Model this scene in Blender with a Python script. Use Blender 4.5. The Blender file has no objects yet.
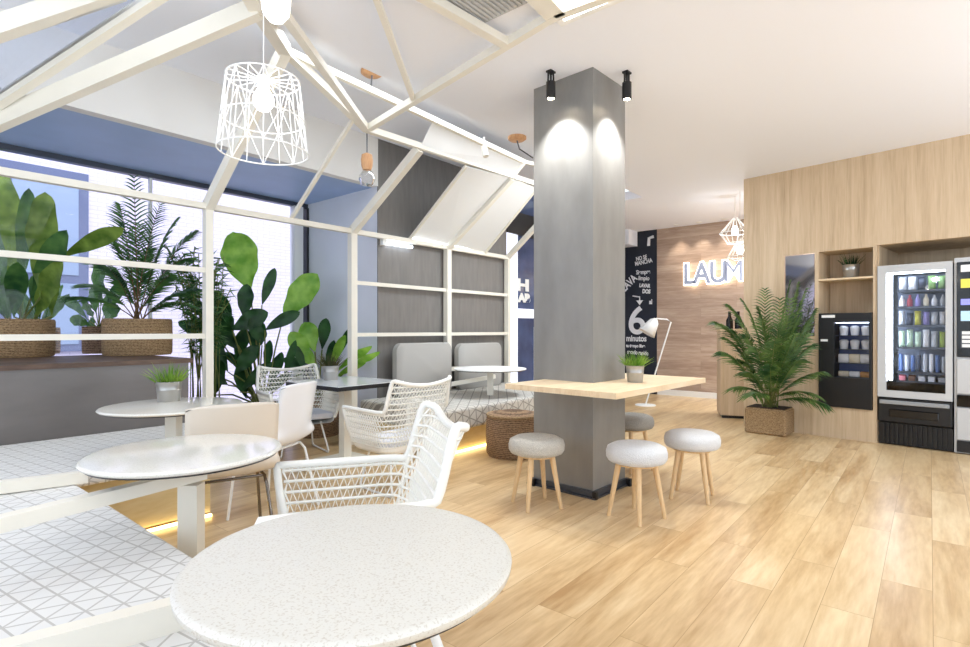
import bpy, math, random
from mathutils import Vector, Matrix
random.seed(7)
R = math.radians
sc = bpy.context.scene
COL = sc.collection

# ---------------------------------------------------------------- camera, world, lights, exposure
H = 1.2; FPX = 540.0; HOR = 330.0
cd = bpy.data.cameras.new('camera'); cam = bpy.data.objects.new('camera', cd); COL.objects.link(cam)
cam.location = (0, 0, H); cam.rotation_euler = (R(90), 0, 0)
cd.sensor_width = 36; cd.lens = 36 * FPX / 970; cd.shift_y = (HOR - 323.5) / 970; cd.clip_start = 0.05
sc.camera = cam
w = bpy.data.worlds.new('world'); sc.world = w; w.use_nodes = True
bg = w.node_tree.nodes['Background']; bg.inputs[0].default_value = (0.78, 0.88, 1.0, 1); bg.inputs[1].default_value = 1.45
sc.view_settings.view_transform = 'Standard'; sc.view_settings.look = 'None'; sc.view_settings.gamma = 1
sc.view_settings.use_curve_mapping = False
sc.view_settings.exposure = 0.43

def light(kind, name, loc, energy, color=(1, 1, 1), size=1, size_y=None, rot=(0, 0, 0), spot=60, blend=.5, aim=None):
    l = bpy.data.lights.new(name, kind); l.energy = energy; l.color = color
    if kind == 'AREA':
        l.shape = 'RECTANGLE'; l.size = size; l.size_y = size_y or size
    elif kind == 'SUN': l.angle = R(size)
    else: l.shadow_soft_size = size
    if kind == 'SPOT': l.spot_size = R(spot); l.spot_blend = blend
    o = bpy.data.objects.new(name, l); COL.objects.link(o); o.location = loc; o.rotation_euler = rot
    if aim is not None:
        o.rotation_euler = (Vector(aim) - Vector(loc)).to_track_quat('-Z', 'Y').to_euler()
    return o
# daylight on the street side, seen through the window bay
light('SUN', 'sun', (0, 0, 8), 2.5, (1, .97, .98), 3, aim=(-.772 * .5, .636 * .5, 8 - .866))
# added fill areas: behind camera, at right, over counter, behind pillar, in ceiling recess
W_ = (.85, .93, 1)
ROT = (0, 0, R(50.5))
light('AREA', 'fill_front', (1.2, .3, 3.02), 6, W_, 2.4, 1.6, ROT)
light('AREA', 'fill_right', (4.2, 2.0, 3.02), 22, W_, 1.6, 1.6, ROT)
light('AREA', 'fill_counter', (5.3, 7.6, 3.02), 110, W_, 1.8, 1.8, ROT)
light('AREA', 'fill_pillar', (1.12, 6.0, 3.04), 40, W_, .6, .6, ROT)
light('AREA', 'fill_recess', (-.31, 4.92, 3.30), 20, W_, 5.5, .3, ROT)  # added to brighten the recess, hidden by the ceiling step
light('AREA', 'fill_recess', (-3.98, 1.36, 3.30), 24, W_, 1.2, .8, ROT)  # added out of frame to lift the upper left
for loc_, e_ in (((3.6, 7.6, 2.3), 11), ((4.6, 2.3, 2.2), 55), ((-2.3, .7, 2.3), 16)):  # counter pendants first, then two added fill lamps out of frame
    light('POINT', 'pendant_and_fill_glow', loc_, e_, W_, .06)
light('POINT', 'pendant_and_fill_glow', (-.77, 1.9, 2.0), 2, (1, .97, .93), .035)
light('POINT', 'pendant_and_fill_glow', (-.6, 1.55, 2.12), 1.2, (1, .97, .93), .04)

# ---------------------------------------------------------------- frames and pixel rays
def frame(ox, oy, dx, dy):
    return Matrix.Translation((ox, oy, 0)) @ Matrix.Rotation(math.atan2(dy, dx), 4, 'Z')
I4 = Matrix.Identity(4)
FL = frame(-3.2, 3.57, .636, .772)        # x along the window wall (s), y towards the street (-q)
FC = frame(3.23, 6.74, .674, -.739)       # x along the oak cabinet wall, y into the wall
FK = frame(.771, 3.857, .678, .735)       # column: near corner, x along right face, y along left face
FLI, FCI = FL.inverted(), FC.inverted()
CAM = Vector((0, 0, H))
def ray(px, py): return Vector(((px - 485) / FPX, 1, (HOR - py) / FPX))
def PY(px, py, Y): return CAM + ray(px, py) * Y
def PZ(px, py, z):
    r = ray(px, py); return CAM + r * ((z - H) / r.z)
def onplane(px, py, F, Fi, y):
    o = Fi @ CAM; d = Fi.to_3x3() @ ray(px, py); return o + d * ((y - o.y) / d.y)
def PQ(px, py, q): return onplane(px, py, FL, FLI, -q)      # -> frame FL coords
def PC(px, py, y=0): return onplane(px, py, FC, FCI, y)      # -> frame FC coords
def onS(px, py, s):
    o = FLI @ CAM; d = FLI.to_3x3() @ ray(px, py); return o + d * ((s - o.x) / d.x)

# ---------------------------------------------------------------- materials
def newmat(name):
    m = bpy.data.materials.new(name); m.use_nodes = True
    nt = m.node_tree; b = nt.nodes['Principled BSDF']; return m, nt, b
def N(nt, t, **k):
    n = nt.nodes.new(t)
    for a, v in k.items():
        if a.startswith('i_'): n.inputs[int(a[2:])].default_value = v
        else: setattr(n, a, v)
    return n
def bump(nt, b, src, strength=.3, dist=.01):
    bp = N(nt, 'ShaderNodeBump'); bp.inputs['Strength'].default_value = strength; bp.inputs['Distance'].default_value = dist
    nt.links.new(src, bp.inputs['Height']); nt.links.new(bp.outputs[0], b.inputs['Normal'])
def coords(nt, rot=(0, 0, 0), scale=(1, 1, 1)):
    tc = N(nt, 'ShaderNodeTexCoord'); mp = N(nt, 'ShaderNodeMapping')
    mp.inputs['Rotation'].default_value = rot; mp.inputs['Scale'].default_value = scale
    nt.links.new(tc.outputs['Object'], mp.inputs[0]); return mp.outputs[0]
def ramp(nt, src, stops):
    r = N(nt, 'ShaderNodeValToRGB'); e = r.color_ramp.elements
    while len(e) < len(stops): e.new(.5)
    for k, (p, c) in zip(e, stops): k.position = p; k.color = (*c, 1)
    nt.links.new(src, r.inputs[0]); return r.outputs[0]
def S(c):  # sRGB 0-255 to linear
    return tuple(((v / 255) / 12.92 if v / 255 <= .04045 else ((v / 255 + .055) / 1.055) ** 2.4) for v in c)
def plain(name, c, rough=.5, metal=0, noise=0, nscale=20, bmp=0, bscale=80, emit=0, spec=.5, nstretch=(1, 1, 1)):
    m, nt, b = newmat(name); c = S(c)
    b.inputs['Base Color'].default_value = (*c, 1); b.inputs['Roughness'].default_value = rough; b.inputs['Metallic'].default_value = metal
    b.inputs['Specular IOR Level'].default_value = spec
    v = coords(nt, scale=nstretch)
    if noise:
        n = N(nt, 'ShaderNodeTexNoise'); n.inputs['Scale'].default_value = nscale; n.inputs['Detail'].default_value = 6; nt.links.new(v, n.inputs[0])
        lo = tuple(x * (1 - noise) for x in c); hi = tuple(min(1, x * (1 + noise)) for x in c)
        nt.links.new(ramp(nt, n.outputs[0], [(.3, lo), (.7, hi)]), b.inputs['Base Color'])
    if bmp:
        n = N(nt, 'ShaderNodeTexNoise'); n.inputs['Scale'].default_value = bscale; nt.links.new(v, n.inputs[0]); bump(nt, b, n.outputs[0], bmp, .004)
    if emit:
        b.inputs['Emission Color'].default_value = (*c, 1); b.inputs['Emission Strength'].default_value = emit
    return m
def wood(name, cols, stretch, rough=.45, plank=None, rot=(0, 0, 0), var=.5, bmp=.08, swiz=None):
    m, nt, b = newmat(name); v = coords(nt, rot)
    if swiz:
        se = N(nt, 'ShaderNodeSeparateXYZ'); co = N(nt, 'ShaderNodeCombineXYZ'); nt.links.new(v, se.inputs[0])
        for i, k in enumerate(swiz): nt.links.new(se.outputs['XYZ'.index(k)], co.inputs[i])
        v = co.outputs[0]
    mp = N(nt, 'ShaderNodeMapping'); mp.inputs['Scale'].default_value = stretch; nt.links.new(v, mp.inputs[0])
    off = mp.inputs['Location']
    src = None
    if plank:
        br = N(nt, 'ShaderNodeTexBrick'); br.offset = .37; br.inputs['Scale'].default_value = 1
        br.inputs['Brick Width'].default_value = plank[0]; br.inputs['Row Height'].default_value = plank[1]
        br.inputs['Mortar Size'].default_value = plank[2]; br.inputs['Mortar Smooth'].default_value = .3; br.inputs['Bias'].default_value = 0
        br.inputs['Color1'].default_value = (0, 0, 0, 1); br.inputs['Color2'].default_value = (1, 1, 1, 1); br.inputs['Mortar'].default_value = (.5, .5, .5, 1)
        nt.links.new(v, br.inputs[0])
        vs = N(nt, 'ShaderNodeVectorMath', operation='SCALE'); vs.inputs['Scale'].default_value = 7.3; nt.links.new(br.outputs[0], vs.inputs[0])
        va = N(nt, 'ShaderNodeVectorMath', operation='ADD'); nt.links.new(mp.outputs[0], va.inputs[0]); nt.links.new(vs.outputs[0], va.inputs[1])
        src = va.outputs[0]
    else: src = mp.outputs[0]
    n = N(nt, 'ShaderNodeTexNoise'); n.inputs['Scale'].default_value = 1; n.inputs['Detail'].default_value = 8; n.inputs['Roughness'].default_value = .6
    n.inputs['Distortion'].default_value = .6; nt.links.new(src, n.inputs[0])
    n2 = N(nt, 'ShaderNodeTexNoise'); n2.inputs['Scale'].default_value = 6; n2.inputs['Detail'].default_value = 4; nt.links.new(src, n2.inputs[0])
    mx = N(nt, 'ShaderNodeMix', data_type='FLOAT'); mx.inputs[0].default_value = .3
    nt.links.new(n.outputs[0], mx.inputs[2]); nt.links.new(n2.outputs[0], mx.inputs[3])
    val = mx.outputs[0]
    if plank:
        m3 = N(nt, 'ShaderNodeMix', data_type='FLOAT'); m3.inputs[0].default_value = .16 * var * 2
        nt.links.new(val, m3.inputs[2]); nt.links.new(br.outputs[0], m3.inputs[3]); val = m3.outputs[0]
    cs = [S(c) for c in cols]
    out = ramp(nt, val, [(.32, cs[0]), (.5, cs[1]), (.68, cs[2])])
    if plank:
        mm = N(nt, 'ShaderNodeMix', data_type='RGBA'); nt.links.new(br.outputs['Fac'], mm.inputs[0]); nt.links.new(out, mm.inputs[6])
        mm.inputs[7].default_value = (*[x * .9 for x in cs[0]], 1); out = mm.outputs[2]
    nt.links.new(out, b.inputs['Base Color']); b.inputs['Roughness'].default_value = rough
    bump(nt, b, n2.outputs[0], bmp, .003)
    return m
def trifabric(name, base, line, sp=.11, w_=.07):
    m, nt, b = newmat(name); v = coords(nt)
    se = N(nt, 'ShaderNodeSeparateXYZ'); nt.links.new(v, se.inputs[0])
    def math_(op, a, c=None):
        n = N(nt, 'ShaderNodeMath', operation=op)
        for i, x in enumerate((a, c)):
            if x is None: continue
            if isinstance(x, (int, float)): n.inputs[i].default_value = x
            else: nt.links.new(x, n.inputs[i])
        return n.outputs[0]
    zz = math_('MULTIPLY', se.outputs[2], 1.0)
    yy = math_('ADD', se.outputs[1], zz)
    tot = None
    for ang in (8, 68, 128):
        a = math_('MULTIPLY', se.outputs[0], math.cos(R(ang)) / sp); c = math_('MULTIPLY', yy, math.sin(R(ang)) / sp)
        f = math_('FRACT', math_('ADD', a, c)); d = math_('LESS_THAN', f, w_)
        tot = d if tot is None else math_('MAXIMUM', tot, d)
    mm = N(nt, 'ShaderNodeMix', data_type='RGBA'); nt.links.new(tot, mm.inputs[0])
    mm.inputs[6].default_value = (*S(base), 1); mm.inputs[7].default_value = (*S(line), 1)
    nt.links.new(mm.outputs[2], b.inputs['Base Color']); b.inputs['Roughness'].default_value = .8
    n = N(nt, 'ShaderNodeTexNoise'); n.inputs['Scale'].default_value = 300; nt.links.new(v, n.inputs[0]); bump(nt, b, n.outputs[0], .25, .002)
    return m
def leafmat(name, c, c2, rough=.35):
    m, nt, b = newmat(name); v = coords(nt)
    n = N(nt, 'ShaderNodeTexNoise'); n.inputs['Scale'].default_value = 7; n.inputs['Detail'].default_value = 4; nt.links.new(v, n.inputs[0])
    col = ramp(nt, n.outputs[0], [(.35, S(c)), (.65, S(c2))]); nt.links.new(col, b.inputs['Base Color']); b.inputs['Roughness'].default_value = rough
    tr = N(nt, 'ShaderNodeBsdfTranslucent'); nt.links.new(col, tr.inputs[0])
    mx = N(nt, 'ShaderNodeMixShader'); mx.inputs[0].default_value = .45
    out = nt.nodes['Material Output']; nt.links.new(b.outputs[0], mx.inputs[1]); nt.links.new(tr.outputs[0], mx.inputs[2]); nt.links.new(mx.outputs[0], out.inputs[0])
    return m
def glass(name, tint=(1, 1, 1), refl=.12):
    m, nt, b = newmat(name); nt.nodes.remove(b)
    t = N(nt, 'ShaderNodeBsdfTransparent'); t.inputs[0].default_value = (*tint, 1)
    g = N(nt, 'ShaderNodeBsdfGlossy'); g.inputs['Roughness'].default_value = .02
    lw = N(nt, 'ShaderNodeFresnel'); lw.inputs[0].default_value = 1.35
    mx = N(nt, 'ShaderNodeMixShader'); nt.links.new(lw.outputs[0], mx.inputs[0]); nt.links.new(t.outputs[0], mx.inputs[1]); nt.links.new(g.outputs[0], mx.inputs[2])
    nt.links.new(mx.outputs[0], nt.nodes['Material Output'].inputs[0]); return m
def woven(name, c, c2, scale=60, wf=.5):
    m, nt, b = newmat(name); v = coords(nt)
    wv = N(nt, 'ShaderNodeTexWave', bands_direction='Z'); wv.inputs['Scale'].default_value = scale / 3; wv.inputs['Distortion'].default_value = 3; wv.inputs['Detail'].default_value = 3; wv.inputs['Detail Scale'].default_value = 3; nt.links.new(v, wv.inputs[0])
    n = N(nt, 'ShaderNodeTexVoronoi'); n.inputs['Scale'].default_value = scale; nt.links.new(v, n.inputs[0])
    mx = N(nt, 'ShaderNodeMix', data_type='FLOAT'); mx.inputs[0].default_value = 1 - wf; nt.links.new(wv.outputs['Fac'], mx.inputs[2]); nt.links.new(n.outputs[0], mx.inputs[3])
    nt.links.new(ramp(nt, mx.outputs[0], [(.15, S(c)), (.7, S(c2))]), b.inputs['Base Color']); b.inputs['Roughness'].default_value = .85
    bump(nt, b, mx.outputs[0], .8, .012); return m
def terrazzo(name, base, spots, rough):
    m, nt, b = newmat(name); v = coords(nt)
    n = N(nt, 'ShaderNodeTexNoise'); n.inputs['Scale'].default_value = 210; n.inputs['Detail'].default_value = 3; nt.links.new(v, n.inputs[0])
    nt.links.new(ramp(nt, n.outputs[0], [(.34, S(spots)), (.46, S(base))]), b.inputs['Base Color']); b.inputs['Roughness'].default_value = rough
    return m
def brickmat(name, c, c2, mort, bw, bh, ms, swiz='XZY', rough=.8):
    m, nt, b = newmat(name); v = coords(nt)
    se = N(nt, 'ShaderNodeSeparateXYZ'); co = N(nt, 'ShaderNodeCombineXYZ'); nt.links.new(v, se.inputs[0])
    for i, k in enumerate(swiz): nt.links.new(se.outputs['XYZ'.index(k)], co.inputs[i])
    br = N(nt, 'ShaderNodeTexBrick'); br.inputs['Scale'].default_value = 1; br.inputs['Brick Width'].default_value = bw; br.inputs['Row Height'].default_value = bh; br.inputs['Mortar Size'].default_value = ms
    br.inputs['Color1'].default_value = (*S(c), 1); br.inputs['Color2'].default_value = (*S(c2), 1); br.inputs['Mortar'].default_value = (*S(mort), 1)
    nt.links.new(co.outputs[0], br.inputs[0]); nt.links.new(br.outputs[0], b.inputs['Base Color']); b.inputs['Roughness'].default_value = rough
    return m

M = {}
M['floor'] = wood('oak_floor', [(178, 140, 94), (212, 181, 136), (234, 209, 168)], (.9, 7, 1), .3, plank=(1.25, .19, .0014), rot=(0, 0, 0), var=.4, bmp=.05)
M['oak'] = wood('oak_veneer', [(184, 157, 125), (206, 182, 150), (218, 196, 167)], (14, 14, .7), .5)
M['oak_seam'] = M['oak']
M['oak_top'] = wood('light_oak_top', [(214, 186, 148), (230, 206, 170), (238, 218, 188)], (1.5, 16, 4), .4)
M['rustic'] = wood('rustic_boards', [(154, 130, 112), (180, 156, 138), (202, 182, 164)], (1.1, 9, 1), .6, plank=(1.6, .16, .0015), var=.45, swiz='YZX')
M['legwood'] = wood('beech', [(206, 170, 122), (222, 188, 142), (232, 202, 160)], (25, 25, 3), .45)
M['darkwood'] = wood('dark_edge_wood', [(70, 52, 42), (96, 74, 60), (122, 98, 80)], (2, 12, 12), .5)
M['ply'] = wood('plinth_birch', [(200, 176, 124), (212, 190, 140), (220, 200, 154)], (2, 10, 10), .5)
M['ceil'] = plain('ceiling_paint', (243, 245, 252), .9)
M['wall'] = plain('wall_paint_cream', (234, 232, 228), .9)
M['blue'] = plain('daylight_tinted_soffit', (164, 188, 228), .5, noise=.05, nscale=2.5)  # bluish daylight put into the colour of a grey soffit
M['reveal'] = plain('pale_blue_paint', (226, 228, 236), .55, noise=.04, nscale=1.5)
M['grey'] = plain('grey_wall_panel', (122, 118, 114), .5, noise=.1, nscale=5, nstretch=(4, 4, .6), bmp=.05)
M['column'] = plain('raw_steel_sheet', (142, 140, 136), .42, metal=.3, noise=.12, nscale=3, nstretch=(2, 2, .8))
M['panelgrey'] = plain('brushed_grey_metal', (120, 115, 112), .38, metal=.5, noise=.12, nscale=3, nstretch=(.6, 1, 2))
M['steel'] = plain('dark_steel', (86, 90, 98), .35, metal=.7)
M['frame'] = plain('ivory_painted_wood', (236, 230, 216), .5, noise=.02, nscale=6)
M['white'] = plain('white_paint', (240, 240, 238), .45)
M['whiteglossy'] = plain('white_gloss_shell', (238, 238, 240), .18)
M['cream'] = plain('cream_gloss_shell', (226, 214, 198), .2)
M['wicker'] = plain('white_wicker', (242, 240, 232), .5)
M['cushion'] = plain('white_seat_pad', (228, 230, 238), .8, bmp=.3, bscale=200)
M['trif'] = trifabric('triangle_fabric', (226, 224, 220), (190, 186, 180), .075, .085)
M['trif2'] = trifabric('triangle_fabric_grey', (204, 200, 192), (150, 146, 138), .1, .12)
M['greyfab'] = plain('grey_back_cushion', (170, 167, 162), .85, bmp=.3, bscale=250)
M['knit1'] = woven('knit_grey', (190, 184, 172), (232, 226, 214), 230, .1)
M['knit2'] = woven('knit_white', (232, 232, 232), (248, 248, 248), 200, .1)
M['knit3'] = woven('knit_dark_grey', (146, 143, 137), (186, 182, 174), 230, .1)
M['basket'] = woven('seagrass', (104, 78, 54), (190, 158, 116), 70)
M['basket2'] = woven('brown_seagrass', (84, 62, 46), (168, 136, 104), 55)
M['terr'] = terrazzo('speckled_stone', (222, 218, 208), (204, 196, 182), .35)
M['marble'] = terrazzo('glossy_pale_stone', (232, 228, 218), (216, 210, 198), .11)
M['black'] = plain('black_plastic', (20, 20, 22), .35)
M['blackgloss'] = plain('black_gloss', (12, 12, 14), .08)
M['blackedge'] = plain('black_edge_band', (28, 28, 32), .4)
M['lightgrey'] = plain('light_grey_metal', (196, 197, 198), .4, metal=.1)
M['midgrey'] = plain('mid_grey_plastic', (150, 152, 154), .4)
M['zinc'] = plain('zinc_pot', (176, 174, 170), .32, metal=.75, noise=.06, nscale=12)
M['chrome'] = plain('dark_chrome', (120, 112, 104), .2, metal=.9)
M['chalk'] = plain('chalkboard', (26, 32, 46), .7, noise=.2, nscale=6)
M['chalkw'] = plain('chalk_white', (226, 228, 232), .9)
M['letter'] = plain('grey_blue_letters', (170, 180, 206), .5)
M['halo'] = plain('letter_backlight', (255, 246, 232), .5, emit=2.6)
M['led'] = plain('warm_led_strip', (255, 224, 150), .5, emit=5)
M['ledm'] = plain('machine_led', (225, 238, 255), .5, emit=14)
M['ledw'] = plain('cool_led_strip', (225, 238, 255), .5, emit=6)
M['bulb'] = plain('lit_bulb', (255, 250, 240), .3, emit=9)
M['lamp_led'] = plain('lit_panel', (255, 255, 255), .3, emit=5)
M['bulbglass'] = glass('clear_bulb_glass', (.86, .86, .88))
M['pane'] = glass('window_glass', (.97, .98, 1))
M['paneblue'] = glass('roof_glass', (.9, .93, 1))
M['soil'] = plain('soil', (52, 40, 32), .95, bmp=.5, bscale=60)
M['brick'] = brickmat('painted_brick', (228, 220, 238), (220, 211, 232), (206, 198, 222), .22, .06, .006)
M['extblue'] = plain('blue_street_window', (104, 112, 146), .5)
M['extglass'] = plain('street_window_glass', (150, 166, 196), .15)
M['pavement'] = plain('pavement', (190, 188, 192), .9, noise=.1)
M['navy'] = plain('navy_door_film', (66, 80, 116), .12, noise=.3, nscale=3)
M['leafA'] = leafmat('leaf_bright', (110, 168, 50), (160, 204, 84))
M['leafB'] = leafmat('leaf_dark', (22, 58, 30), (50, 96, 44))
M['leafC'] = leafmat('leaf_palm', (44, 88, 48), (98, 140, 70))
M['leafD'] = leafmat('leaf_olive', (84, 116, 38), (142, 168, 72))
M['leafE'] = leafmat('leaf_kentia', (46, 84, 40), (116, 146, 76))
M['grass'] = leafmat('potted_grass', (92, 140, 38), (168, 196, 84), .5)
M['stem'] = leafmat('stem_green', (110, 130, 60), (150, 150, 90), .5)
M['trunk'] = plain('brown_stem', (110, 84, 56), .8, noise=.3, nscale=30)
M['copper'] = wood('turned_wood', [(196, 140, 96), (214, 164, 118), (226, 184, 140)], (30, 30, 4), .45)

# ---------------------------------------------------------------- mesh builder
class MB:
    def __init__(s): s.v = []; s.f = []
    def add(s, vs, fs):
        k = len(s.v); s.v += [Vector(v) for v in vs]; s.f += [tuple(i + k for i in f) for f in fs]; return s
    def box(s, x0, x1, y0, y1, z0, z1, b=0):
        if b:
            c = [(x0 + b, y0), (x1 - b, y0), (x1, y0 + b), (x1, y1 - b), (x1 - b, y1), (x0 + b, y1), (x0, y1 - b), (x0, y0 + b)]
            ci = [(x0 + 2 * b if i in (0, 5, 6, 7) else x1 - 2 * b, 0) for i in range(8)]
            inner = [(min(max(x, x0 + b), x1 - b), min(max(y, y0 + b), y1 - b)) for x, y in c]
            L = [(inner, z0), (c, z0 + b), (c, z1 - b), (inner, z1)]
            vs = [(x, y, z) for pts, z in L for x, y in pts]
            fs = [tuple(range(7, -1, -1)), tuple(range(24, 32))]
            for l in range(3):
                for i in range(8): fs.append((l * 8 + i, l * 8 + (i + 1) % 8, l * 8 + 8 + (i + 1) % 8, l * 8 + 8 + i))
            return s.add(vs, fs)
        vs = [(x, y, z) for z in (z0, z1) for x, y in ((x0, y0), (x1, y0), (x1, y1), (x0, y1))]
        return s.add(vs, [(3, 2, 1, 0), (4, 5, 6, 7), (0, 1, 5, 4), (1, 2, 6, 5), (2, 3, 7, 6), (3, 0, 4, 7)])
    def prism(s, pts, z0, z1):
        n = len(pts); vs = [(x, y, z0) for x, y in pts] + [(x, y, z1) for x, y in pts]
        return s.add(vs, [tuple(range(n - 1, -1, -1)), tuple(range(n, 2 * n))] + [(i, (i + 1) % n, n + (i + 1) % n, n + i) for i in range(n)])
    def lathe(s, prof, c=(0, 0, 0), seg=32):
        vs = []; fs = []
        for r, z in prof:
            for i in range(seg): a = 2 * math.pi * i / seg; vs.append((c[0] + r * math.cos(a), c[1] + r * math.sin(a), c[2] + z))
        for k in range(len(prof) - 1):
            for i in range(seg): j = (i + 1) % seg; fs.append((k * seg + i, k * seg + j, k * seg + seg + j, k * seg + seg + i))
        if prof[0][0] > 1e-4: fs.append(tuple(range(seg - 1, -1, -1)))
        if prof[-1][0] > 1e-4: fs.append(tuple((len(prof) - 1) * seg + i for i in range(seg)))
        return s.add(vs, fs)
    def tube(s, pts, r, sides=6, closed=False, r1=None):
        pts = [Vector(p) for p in pts]; n = len(pts); rings = []
        up = None
        for i, p in enumerate(pts):
            if closed: t = pts[(i + 1) % n] - pts[i - 1]
            else: t = pts[min(i + 1, n - 1)] - pts[max(i - 1, 0)]
            if t.length < 1e-9: t = Vector((0, 0, 1))
            t.normalize()
            if up is None: up = Vector((0, 0, 1)) if abs(t.z) < .9 else Vector((1, 0, 0))
            x = up - t * up.dot(t)
            if x.length < 1e-4: x = t.orthogonal()
            x.normalize(); up = x; y = t.cross(x)
            rr = r if r1 is None else r + (r1 - r) * i / (n - 1)
            rings.append([p + (x * math.cos(2 * math.pi * k / sides) + y * math.sin(2 * math.pi * k / sides)) * rr for k in range(sides)])
        vs = [v for g in rings for v in g]; fs = []
        for i in range(n if closed else n - 1):
            j = (i + 1) % n
            for k in range(sides): l = (k + 1) % sides; fs.append((i * sides + k, i * sides + l, j * sides + l, j * sides + k))
        if not closed: fs.append(tuple(range(sides - 1, -1, -1))); fs.append(tuple((n - 1) * sides + k for k in range(sides)))
        return s.add(vs, fs)
    def beam(s, p, q, w_, h, up=(0, 0, 1)):
        p, q = Vector(p), Vector(q); t = (q - p).normalized(); up = Vector(up)
        if abs(t.dot(up)) > .98: up = Vector((0, 1, 0))
        x = t.cross(up).normalized() * (w_ / 2); y = x.cross(t).normalized() * (h / 2)
        vs = [a + i * x + j * y for a in (p, q) for i, j in ((-1, -1), (1, -1), (1, 1), (-1, 1))]
        return s.add(vs, [(3, 2, 1, 0), (4, 5, 6, 7), (0, 1, 5, 4), (1, 2, 6, 5), (2, 3, 7, 6), (3, 0, 4, 7)])
    def quad(s, a, b, c, d, th=0):
        a, b, c, d = map(Vector, (a, b, c, d))
        if not th: return s.add([a, b, c, d], [(0, 1, 2, 3)])
        n = (b - a).cross(d - a).normalized() * th
        return s.add([a, b, c, d, a + n, b + n, c + n, d + n], [(3, 2, 1, 0), (4, 5, 6, 7), (0, 1, 5, 4), (1, 2, 6, 5), (2, 3, 7, 6), (3, 0, 4, 7)])
    def grid(s, P):
        n, m = len(P), len(P[0]); vs = [p for row in P for p in row]
        return s.add(vs, [(i * m + j, i * m + j + 1, (i + 1) * m + j + 1, (i + 1) * m + j) for i in range(n - 1) for j in range(m - 1)])
    def build(s, name, mat, parent=None, F=I4, smooth=False):
        off = Vector(parent['_off']) if parent is not None and '_off' in parent.keys() else Vector((0, 0, 0))
        me = bpy.data.meshes.new(name); me.from_pydata([v - off for v in s.v], [], s.f); me.update()
        me.materials.append(mat)
        if smooth:
            me.polygons.foreach_set('use_smooth', [True] * len(me.polygons))
            try: me.set_sharp_from_angle(angle=R(50))
            except Exception: pass
        o = bpy.data.objects.new(name, me); COL.objects.link(o)
        if parent is not None: o.parent = parent
        else: o.matrix_world = F
        return o
def thing(name, label, cat, F=I4, base=(0, 0, 0), group=None):
    o = bpy.data.objects.new(name, None); COL.objects.link(o); o.empty_display_size = .1
    o.matrix_world = F @ Matrix.Translation(base); o['_off'] = tuple(base)
    o['label'] = label; o['category'] = cat
    if group: o['group'] = group
    return o
def tag(o, label=None, cat=None, group=None, kind=None):
    for k, v in (('label', label), ('category', cat), ('group', group), ('kind', kind)):
        if v: o[k] = v
    return o
def struct(name, mb, mat, F=I4, parent=None): 
    o = mb.build(name, mat, parent, F)
    if parent is None: o['kind'] = 'structure'
    return o
def dup(root, loc, rz=None, label=None, scale=None):
    def cp(o, parent):
        c = o.copy(); COL.objects.link(c); c.parent = parent
        for ch in [k for k in bpy.data.objects if k.parent == o]: cp(ch, c)
        return c
    r = cp(root, None)
    r.location = loc
    if rz is not None: r.rotation_euler = (0, 0, rz)
    if scale: r.scale = scale
    if label: r['label'] = label
    return r
def place(o, loc, rz=0): o.location = loc; o.rotation_euler = (0, 0, rz)
def face_rot(dx, dy): return math.atan2(dx, -dy)     # local -Y becomes (dx,dy)

def text_mesh(name, s, size, mat, M4, parent=None, extrude=.002, offset=0.0, sx=1.0, space=1.0):
    c = bpy.data.curves.new(name, 'FONT'); c.body = s; c.size = size; c.extrude = extrude; c.offset = offset; c.space_character = space
    t = bpy.data.objects.new('tmp', c); COL.objects.link(t); bpy.context.view_layer.update()
    me = bpy.data.meshes.new_from_object(t.evaluated_get(bpy.context.evaluated_depsgraph_get()))
    bpy.data.objects.remove(t); me.materials.clear(); me.materials.append(mat)
    me.transform(Matrix.Diagonal((sx, 1, 1, 1)))
    if parent is not None:
        pm = Matrix.Translation(-Vector(parent['_off'])); me.transform(pm @ M4)
        o = bpy.data.objects.new(name, me); COL.objects.link(o); o.parent = parent
    else:
        o = bpy.data.objects.new(name, me); COL.objects.link(o); o.matrix_world = M4
    return o

# ================================================================ THE SETTING
ZC, ZR, ZSOF = 3.08, 3.33, 2.80
S_END = 9.12
s_rev = PQ(378, 186, 0).x
struct('floor', MB().box(-3.4, S_END + .15, -7.2, 1.45, -.08, 0), M['floor'], FL)
struct('ceiling', MB().box(-3.4, S_END + .15, -7.2, -1.6, ZC, ZC + .12), M['ceil'], FL)
struct('ceiling_far', MB().box(6.6, S_END + .15, -1.6, .1, ZC, ZC + .12), M['ceil'], FL)
struct('ceiling_recess', MB().box(-3.4, 6.7, -1.6, .1, ZR, ZR + .1), M['ceil'], FL)
struct('trim_1', MB().box(-3.4, 6.6, -1.62, -1.6, ZC + .12, ZR + .1), M['ceil'], FL)
struct('wall_left_upper', MB().box(-4.2, s_rev, 0, .1, ZSOF, ZR), M['wall'], FL)
struct('wall_left', MB().box(s_rev, 5.52, 0, .015, 0, ZR), M['grey'], FL)
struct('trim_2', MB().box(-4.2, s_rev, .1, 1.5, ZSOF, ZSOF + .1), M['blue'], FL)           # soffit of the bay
struct('wall_reveal', MB().box(s_rev, s_rev + .12, .015, 1.5, 0, ZSOF), M['reveal'], FL)
struct('wall_back', MB().box(S_END, S_END + .12, -9.5, .1, 0, ZC), M['rustic'], FL)
struct('baseboard_back', MB().box(S_END - .03, S_END, -9.5, -.82, 0, .10), M['lamp_led'] if 0 else M['white'], FL)
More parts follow.
